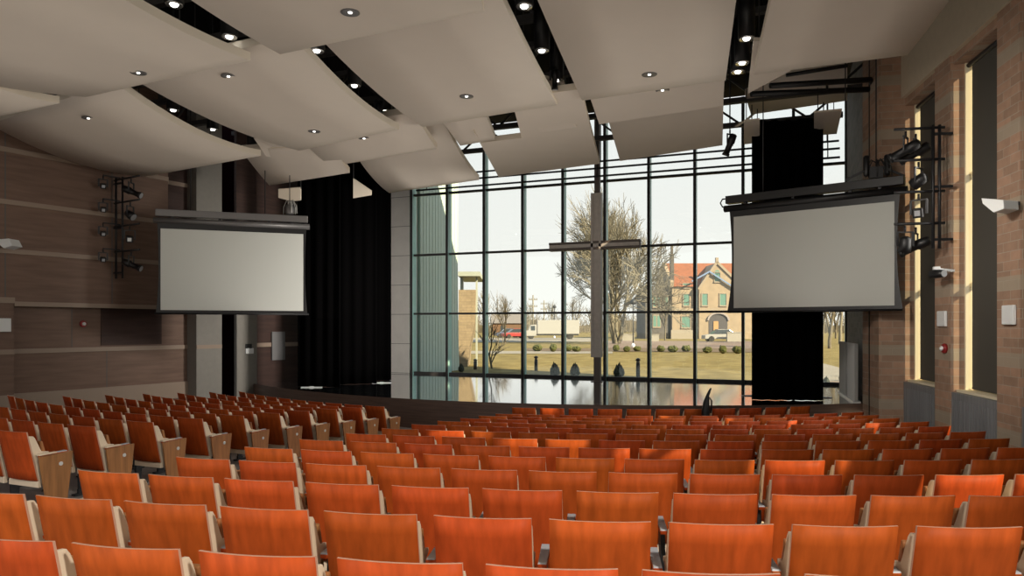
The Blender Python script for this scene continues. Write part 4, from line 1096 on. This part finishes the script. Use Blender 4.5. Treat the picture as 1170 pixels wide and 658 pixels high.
def hwin(x0, x1, y0, y1, yy, m=None, arch=False):
    bm = bmesh.new(); a, b, z0, z1 = hx_(x0), hx_(x1), hz_(y1), hz_(y0)
    f = .12
    box(bm, a-f, a, yy-.1, yy+.05, z0-f, z1+f); box(bm, b, b+f, yy-.1, yy+.05, z0-f, z1+f); box(bm, a, b, yy-.1, yy+.05, z1, z1+f); box(bm, a-f, b+f, yy-.16, yy+.05, z0-f*1.5, z0)
    w = obj('window', bm, mat('pale coping', (0.248,0.2046,0.155), .8), house)
    bm = bmesh.new(); box(bm, a, b, yy-.03, yy+.04, z0, z1)
    if arch: lathe(bm, [((b-a)/2,-.03),((b-a)/2,.04)], c=(0,0,0), n=16)
    if arch:
        vv = [v for v in bm.verts][8:]; bmesh.ops.transform(bm, matrix=orient(((a+b)/2, yy, z1), (0,1,0)), verts=vv)
    obj('pane', bm, m or M_teal, w)
for x0, x1 in ((781,787.5),(778.5-.5+22.3,806.5),(820.5,827.5)): hwin(x0, x1, 336, 349, -.0 if x1 < 797 else -.9)
hwin(814.5, 820.5, 312, 322, -.9, arch=True); hwin(780.5, 788, 324.2, 328.4, 0); hwin(779, 788.5, 361.5, 374, 0)
bm = bmesh.new(); box(bm, -.1, hx_(797), -.25, .02, hz_(355.5), hz_(352.5)); box(bm, hx_(796.5), hx_(842.5), -1.15, -.88, hz_(355.5), hz_(352.5))
for i in range(10): box(bm, .4+i*.42, .6+i*.42, -.2, .02, hz_(358), hz_(355.5))
obj('string_course', bm, mat('pale coping', (0.248,0.2046,0.155), .8), house)
bm = bmesh.new(); box(bm, -.2, hx_(797), -.2, .02, -.1, hz_(377)); obj('plinth', bm, mat('pale plinth', (0.248,0.2232,0.186), .8), house)
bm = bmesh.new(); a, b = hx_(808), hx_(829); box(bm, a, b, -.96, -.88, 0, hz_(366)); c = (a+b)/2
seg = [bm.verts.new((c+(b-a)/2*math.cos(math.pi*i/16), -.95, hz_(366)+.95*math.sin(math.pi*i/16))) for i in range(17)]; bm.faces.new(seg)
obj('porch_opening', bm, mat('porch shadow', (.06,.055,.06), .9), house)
bm = bmesh.new(); r = (b-a)/2
for i in range(12):
    a0, a1 = math.pi*i/12, math.pi*(i+1)/12
    bar(bm, (c+(r+.15)*math.cos(a0), -1.0, hz_(366)+1.1*math.sin(a0)), (c+(r+.15)*math.cos(a1), -1.0, hz_(366)+1.1*math.sin(a1)), .25, .3, up=Vector((0,1,0)))
obj('porch_arch', bm, mat('grey violet stone', (.27,.24,.24), .8), house)
bm = bmesh.new(); box(bm, hx_(813), hx_(818.5), -1.05, -.97, 0, hz_(367)); obj('door', bm, mat('oak door', (.35,.2,.08), .6), house)
# crenellated grey wing
wing = thing('stone_tower_wing', 'grey rubble stone wing with battlements left of the house', 'house', (hb.x, hb.y, GZ), YAW)
bm = bmesh.new(); x0, x1 = hx_(738), hx_(764.5); box(bm, x0, x1, .5, 8, -.2, hz_(331))
for i in range(5):
    w = (x1-x0)/9; box(bm, x0+2*i*w, x0+(2*i+1)*w, .5, 1.1, hz_(331), hz_(326.5))
obj('wall', bm, M_gsto, wing)
for (x0,x1,y0,y1) in ((747,750.3,338.5,350),(751.6,755,338.5,350),(759,763.5,338.5,350),(747,750.3,360.5,373),(751.6,755,360.5,373)):
    bm = bmesh.new(); a,b,z0,z1 = hx_(x0),hx_(x1),hz_(y1),hz_(y0); box(bm, a-.1, b+.1, .36, .55, z0-.2, z1+.15)
    w = obj('window', bm, mat('pale coping', (0.248,0.2046,0.155), .8), wing); bm = bmesh.new(); box(bm, a, b, .34, .40, z0, z1); obj('pane', bm, M_teal, w)
# low white walls before the house
for i, (x0,x1,y0,y1,d,l) in enumerate(((742,753,382.5,389,88,'low white wall before the grey stone wing'),(711,725,382,387,92,'low white wall right of the great tree trunk'),(831,850,380,388,86,'pale low wall before the house porch'))):
    A = at_d(x0,y0,d); B = at_d(x1,y1,d); bm = bmesh.new(); w = (B-A).dot(RT); h = A.z-GZ
    box(bm, 0, w, 0, .4, 0, h); box(bm, -.05, w+.05, -.05, .45, h, h+.08); o = obj('garden_wall', bm, mat('whitewashed stone', (0.2604,0.248,0.2232), .8)); o.location = (A.x,A.y,GZ); o.rotation_euler=(0,0,YAW); tag(o, l, 'garden wall')
# small far brick house behind the cars
P = at_d(571, HOR, 150); t = thing('brick_house', 'small far brown house behind the parked cars', 'house', (P.x,P.y,GZ), YAW)
bm = bmesh.new(); box(bm, -1.5, 5.0, 0, 6, -.1, 2.6); obj('wall', bm, mat('brown house brick', (0.1364,0.0806,0.0496), .9), t)
bm = bmesh.new(); prism(bm, [(-.3,2.5),(3,4.6),(6.3,2.5)], -1.8, 5.3); obj('roof', bm, mat('grey shingle', (.16,.15,.15), .9), t)
bm = bmesh.new(); box(bm, .2, 1.2, -.04, .02, .9, 2.0); obj('window', bm, M_vglass, t)

# ---- ribbed cladding wall of this building and stone pillar outside the glass
xw = -6.42
yr = at_pl(522.5, HOR, (xw,0), (1,0)).y
bm = bmesh.new(); n = 13
for i in range(n):
    y0 = -.2 + (yr+.2-.0)*i/n; y1 = -.2 + (yr+.2)*(i+1)/n
    box(bm, xw-.30, xw, y0+.012, y1-.012, .55, 9.6); box(bm, xw-.30, xw-.022, y0-.012, y0+.012, .55, 9.6)
NS = 24; V = []
for j in range(NS+1):
    z = .55 + 9.05*j/NS; bul = .02 + .10*((z-5.6)/4.0)**2
    V.append([bm.verts.new(p) for p in ((xw+.01, yr-.02, z), (xw+.01, yr+bul, z), (xw-.30, yr+bul, z), (xw-.30, yr-.02, z))])
for a, b in zip(V, V[1:]):
    for q_ in range(4): bm.faces.new((a[q_], a[(q_+1)%4], b[(q_+1)%4], b[q_]))
struct('wall_outside_wing', bm, M_rib)
pb = gp(533, 419); d = (pb-CAM).dot(FW)
t = thing('stone_pillar', 'sunlit stone clad pillar carrying a pale canopy slab', 'pillar', (pb.x,pb.y,GZ), YAW)
kk = d/FPX
bm = bmesh.new(); prism(bm, [(-9*kk,-.1),(1*kk,-.1),(3*kk,22*kk),(9.5*kk,50*kk),(10.5*kk,88*kk),(-9*kk,88*kk)], 0, 2.0, M=Matrix(((0,1,0,0),(1,0,0,0),(0,0,1,0),(0,0,0,1)))); obj('shaft', bm, brick_mat('limestone blocks', (.30,.24,.16), (.24,.19,.13), (.17,.14,.11)), t, uvbox=True)
bm = bmesh.new(); box(bm, -9*kk, 16*kk, -.4, 4, 103*kk, 108*kk); box(bm, 10*kk, 12*kk, .4, .6, 0, 103*kk); box(bm, -8*kk, -5*kk, .5, 1.0, 88*kk, 103*kk); obj('canopy', bm, mat('pale canopy', (0.31,0.341,0.31), .7), t)
# ================================================================ LIGHT, SKY, CAMERA
w = bpy.data.worlds.new('sky'); S.world = w; w.use_nodes = True
N, L = w.node_tree.nodes, w.node_tree.links; bg = N['Background']
tc = N.new('ShaderNodeTexCoord'); sx = N.new('ShaderNodeSeparateXYZ'); rp = N.new('ShaderNodeValToRGB')
L.new(tc.outputs['Generated'], sx.inputs[0]); L.new(sx.outputs['Z'], rp.inputs['Fac'])
e = rp.color_ramp.elements
e[0].position = 0.0; e[0].color = (1.0,.965,.915,1); e[1].position = 1.0; e[1].color = (.62,.76,.95,1)
m1 = rp.color_ramp.elements.new(.18); m1.color = (.95,.93,.90,1); m2 = rp.color_ramp.elements.new(.45); m2.color = (.83,.90,.96,1)
L.new(rp.outputs['Color'], bg.inputs['Color']); bg.inputs['Strength'].default_value = 1.06
sun = bpy.data.lights.new('sun', 'SUN'); sun.energy = 14; sun.angle = rad(.6); sun.color = (1.0,.80,.52)
so = bpy.data.objects.new('sun', sun); COL.objects.link(so)
az, el = Vector((-.93,.36,0)).normalized(), rad(31)
dirv = az*math.cos(el) + Vector((0,0,-math.sin(el)))
so.rotation_euler = dirv.to_track_quat('-Z', 'Y').to_euler()
# rectangular lamps, added as unseen fill for the hall
def area(name, loc, tgt, sx_, sy_, watts, col):
    l = bpy.data.lights.new(name, 'AREA'); l.shape = 'RECTANGLE'; l.size = sx_; l.size_y = sy_; l.energy = watts; l.color = col
    o = bpy.data.objects.new(name, l); COL.objects.link(o); o.location = loc
    o.rotation_euler = (Vector(tgt)-Vector(loc)).to_track_quat('-Z','Y').to_euler(); return o
area('rear_fill', (7.7,-27.2,3.5), (5.5,-16,1.4), 1.2, 1.0, 48, (1,.92,.82))  # rear fill added for the seat backs, no lamp hangs there
def spot_(name, loc, azim, down, watts, size, blend, col):
    sp = bpy.data.lights.new(name, 'SPOT'); sp.energy = watts; sp.color = col; sp.spot_size = rad(size); sp.spot_blend = blend; sp.shadow_soft_size = .3
    o = bpy.data.objects.new(name, sp); COL.objects.link(o); o.location = loc
    o.rotation_euler = Vector((math.sin(rad(azim))*math.cos(rad(down)), math.cos(rad(azim))*math.cos(rad(down)), -math.sin(rad(down)))).to_track_quat('-Z','Y').to_euler()
# unseen spot added at the side to brighten the near seats
spot_('side_fill_spot', (11.0,-25.0,6.5), -70, 50, 2350, 66, .35, (1,.92,.82))
w_ = area('brick_wall_fill', (5.5,-17.0,5.2), (9.5,-11.0,3.2), .8, .8, 40, (1,.92,.82)); w_.data.spread = rad(64)  # added fill, only lifts the brick piers
# added fill across the hall, in place of brick wall window daylight
wd = area('window_side_fill', (9.2,-12.5,4.0), (-8,-14.5,.6), 4.0, 3.0, 105, (1,.95,.87)); wd.data.spread = rad(95)
# added fill spot, unseen behind the seating, lighting the brick wall side seats
sp = bpy.data.lights.new('rear_fill_spot', 'SPOT'); sp.energy = 1750; sp.color = (1,.90,.78); sp.spot_size = rad(66); sp.spot_blend = .6; sp.shadow_soft_size = .25
spo = bpy.data.objects.new('rear_fill_spot', sp); COL.objects.link(spo); spo.location = (.06,-29,8.2)
ah, av = rad(30), rad(51)
spo.rotation_euler = Vector((math.sin(ah)*math.cos(av), math.cos(ah)*math.cos(av), -math.sin(av))).to_track_quat('-Z','Y').to_euler()
st_ = area('stage_fill', (2.5,-8.0,4.6), (-9,-4.5,2.0), 1.2, 1.2, 190, (1,.94,.86)); st_.data.spread = rad(74)  # added fill, brightens the stage pier and pale columns
# unseen lamps added above the seats to brighten the ceiling panels from below
for i, (x, y, sx_, sy_, wt) in enumerate(((5,-20,8,8,64),(-4,-18,7,8,76),(3,-11,9,5,62),(-3,-9,6,5,46))):
    area('ceiling_fill', (x,y,2.7), (x,y+.001,9), sx_, sy_, wt, (1,.92,.83))

cam = bpy.data.cameras.new('camera'); co = bpy.data.objects.new('camera', cam); COL.objects.link(co)
co.location = CAM; co.rotation_euler = (rad(90), 0, YAW)
cam.sensor_width = 36; cam.lens = FPX/1170*36; cam.shift_y = (HOR-329)/1170; cam.clip_end = 2000; cam.clip_start = .05
S.camera = co
S.view_settings.view_transform = 'Standard'; S.view_settings.look = 'None'; S.view_settings.gamma = 1; S.view_settings.exposure = 0
S.view_settings.use_curve_mapping = False
S.cycles.max_bounces = 8; S.cycles.diffuse_bounces = 4; S.cycles.glossy_bounces = 4; S.cycles.transparent_max_bounces = 12
S.cycles.sample_clamp_indirect = 4; S.cycles.caustics_reflective = False; S.cycles.caustics_refractive = False
S.cycles.use_denoising = True
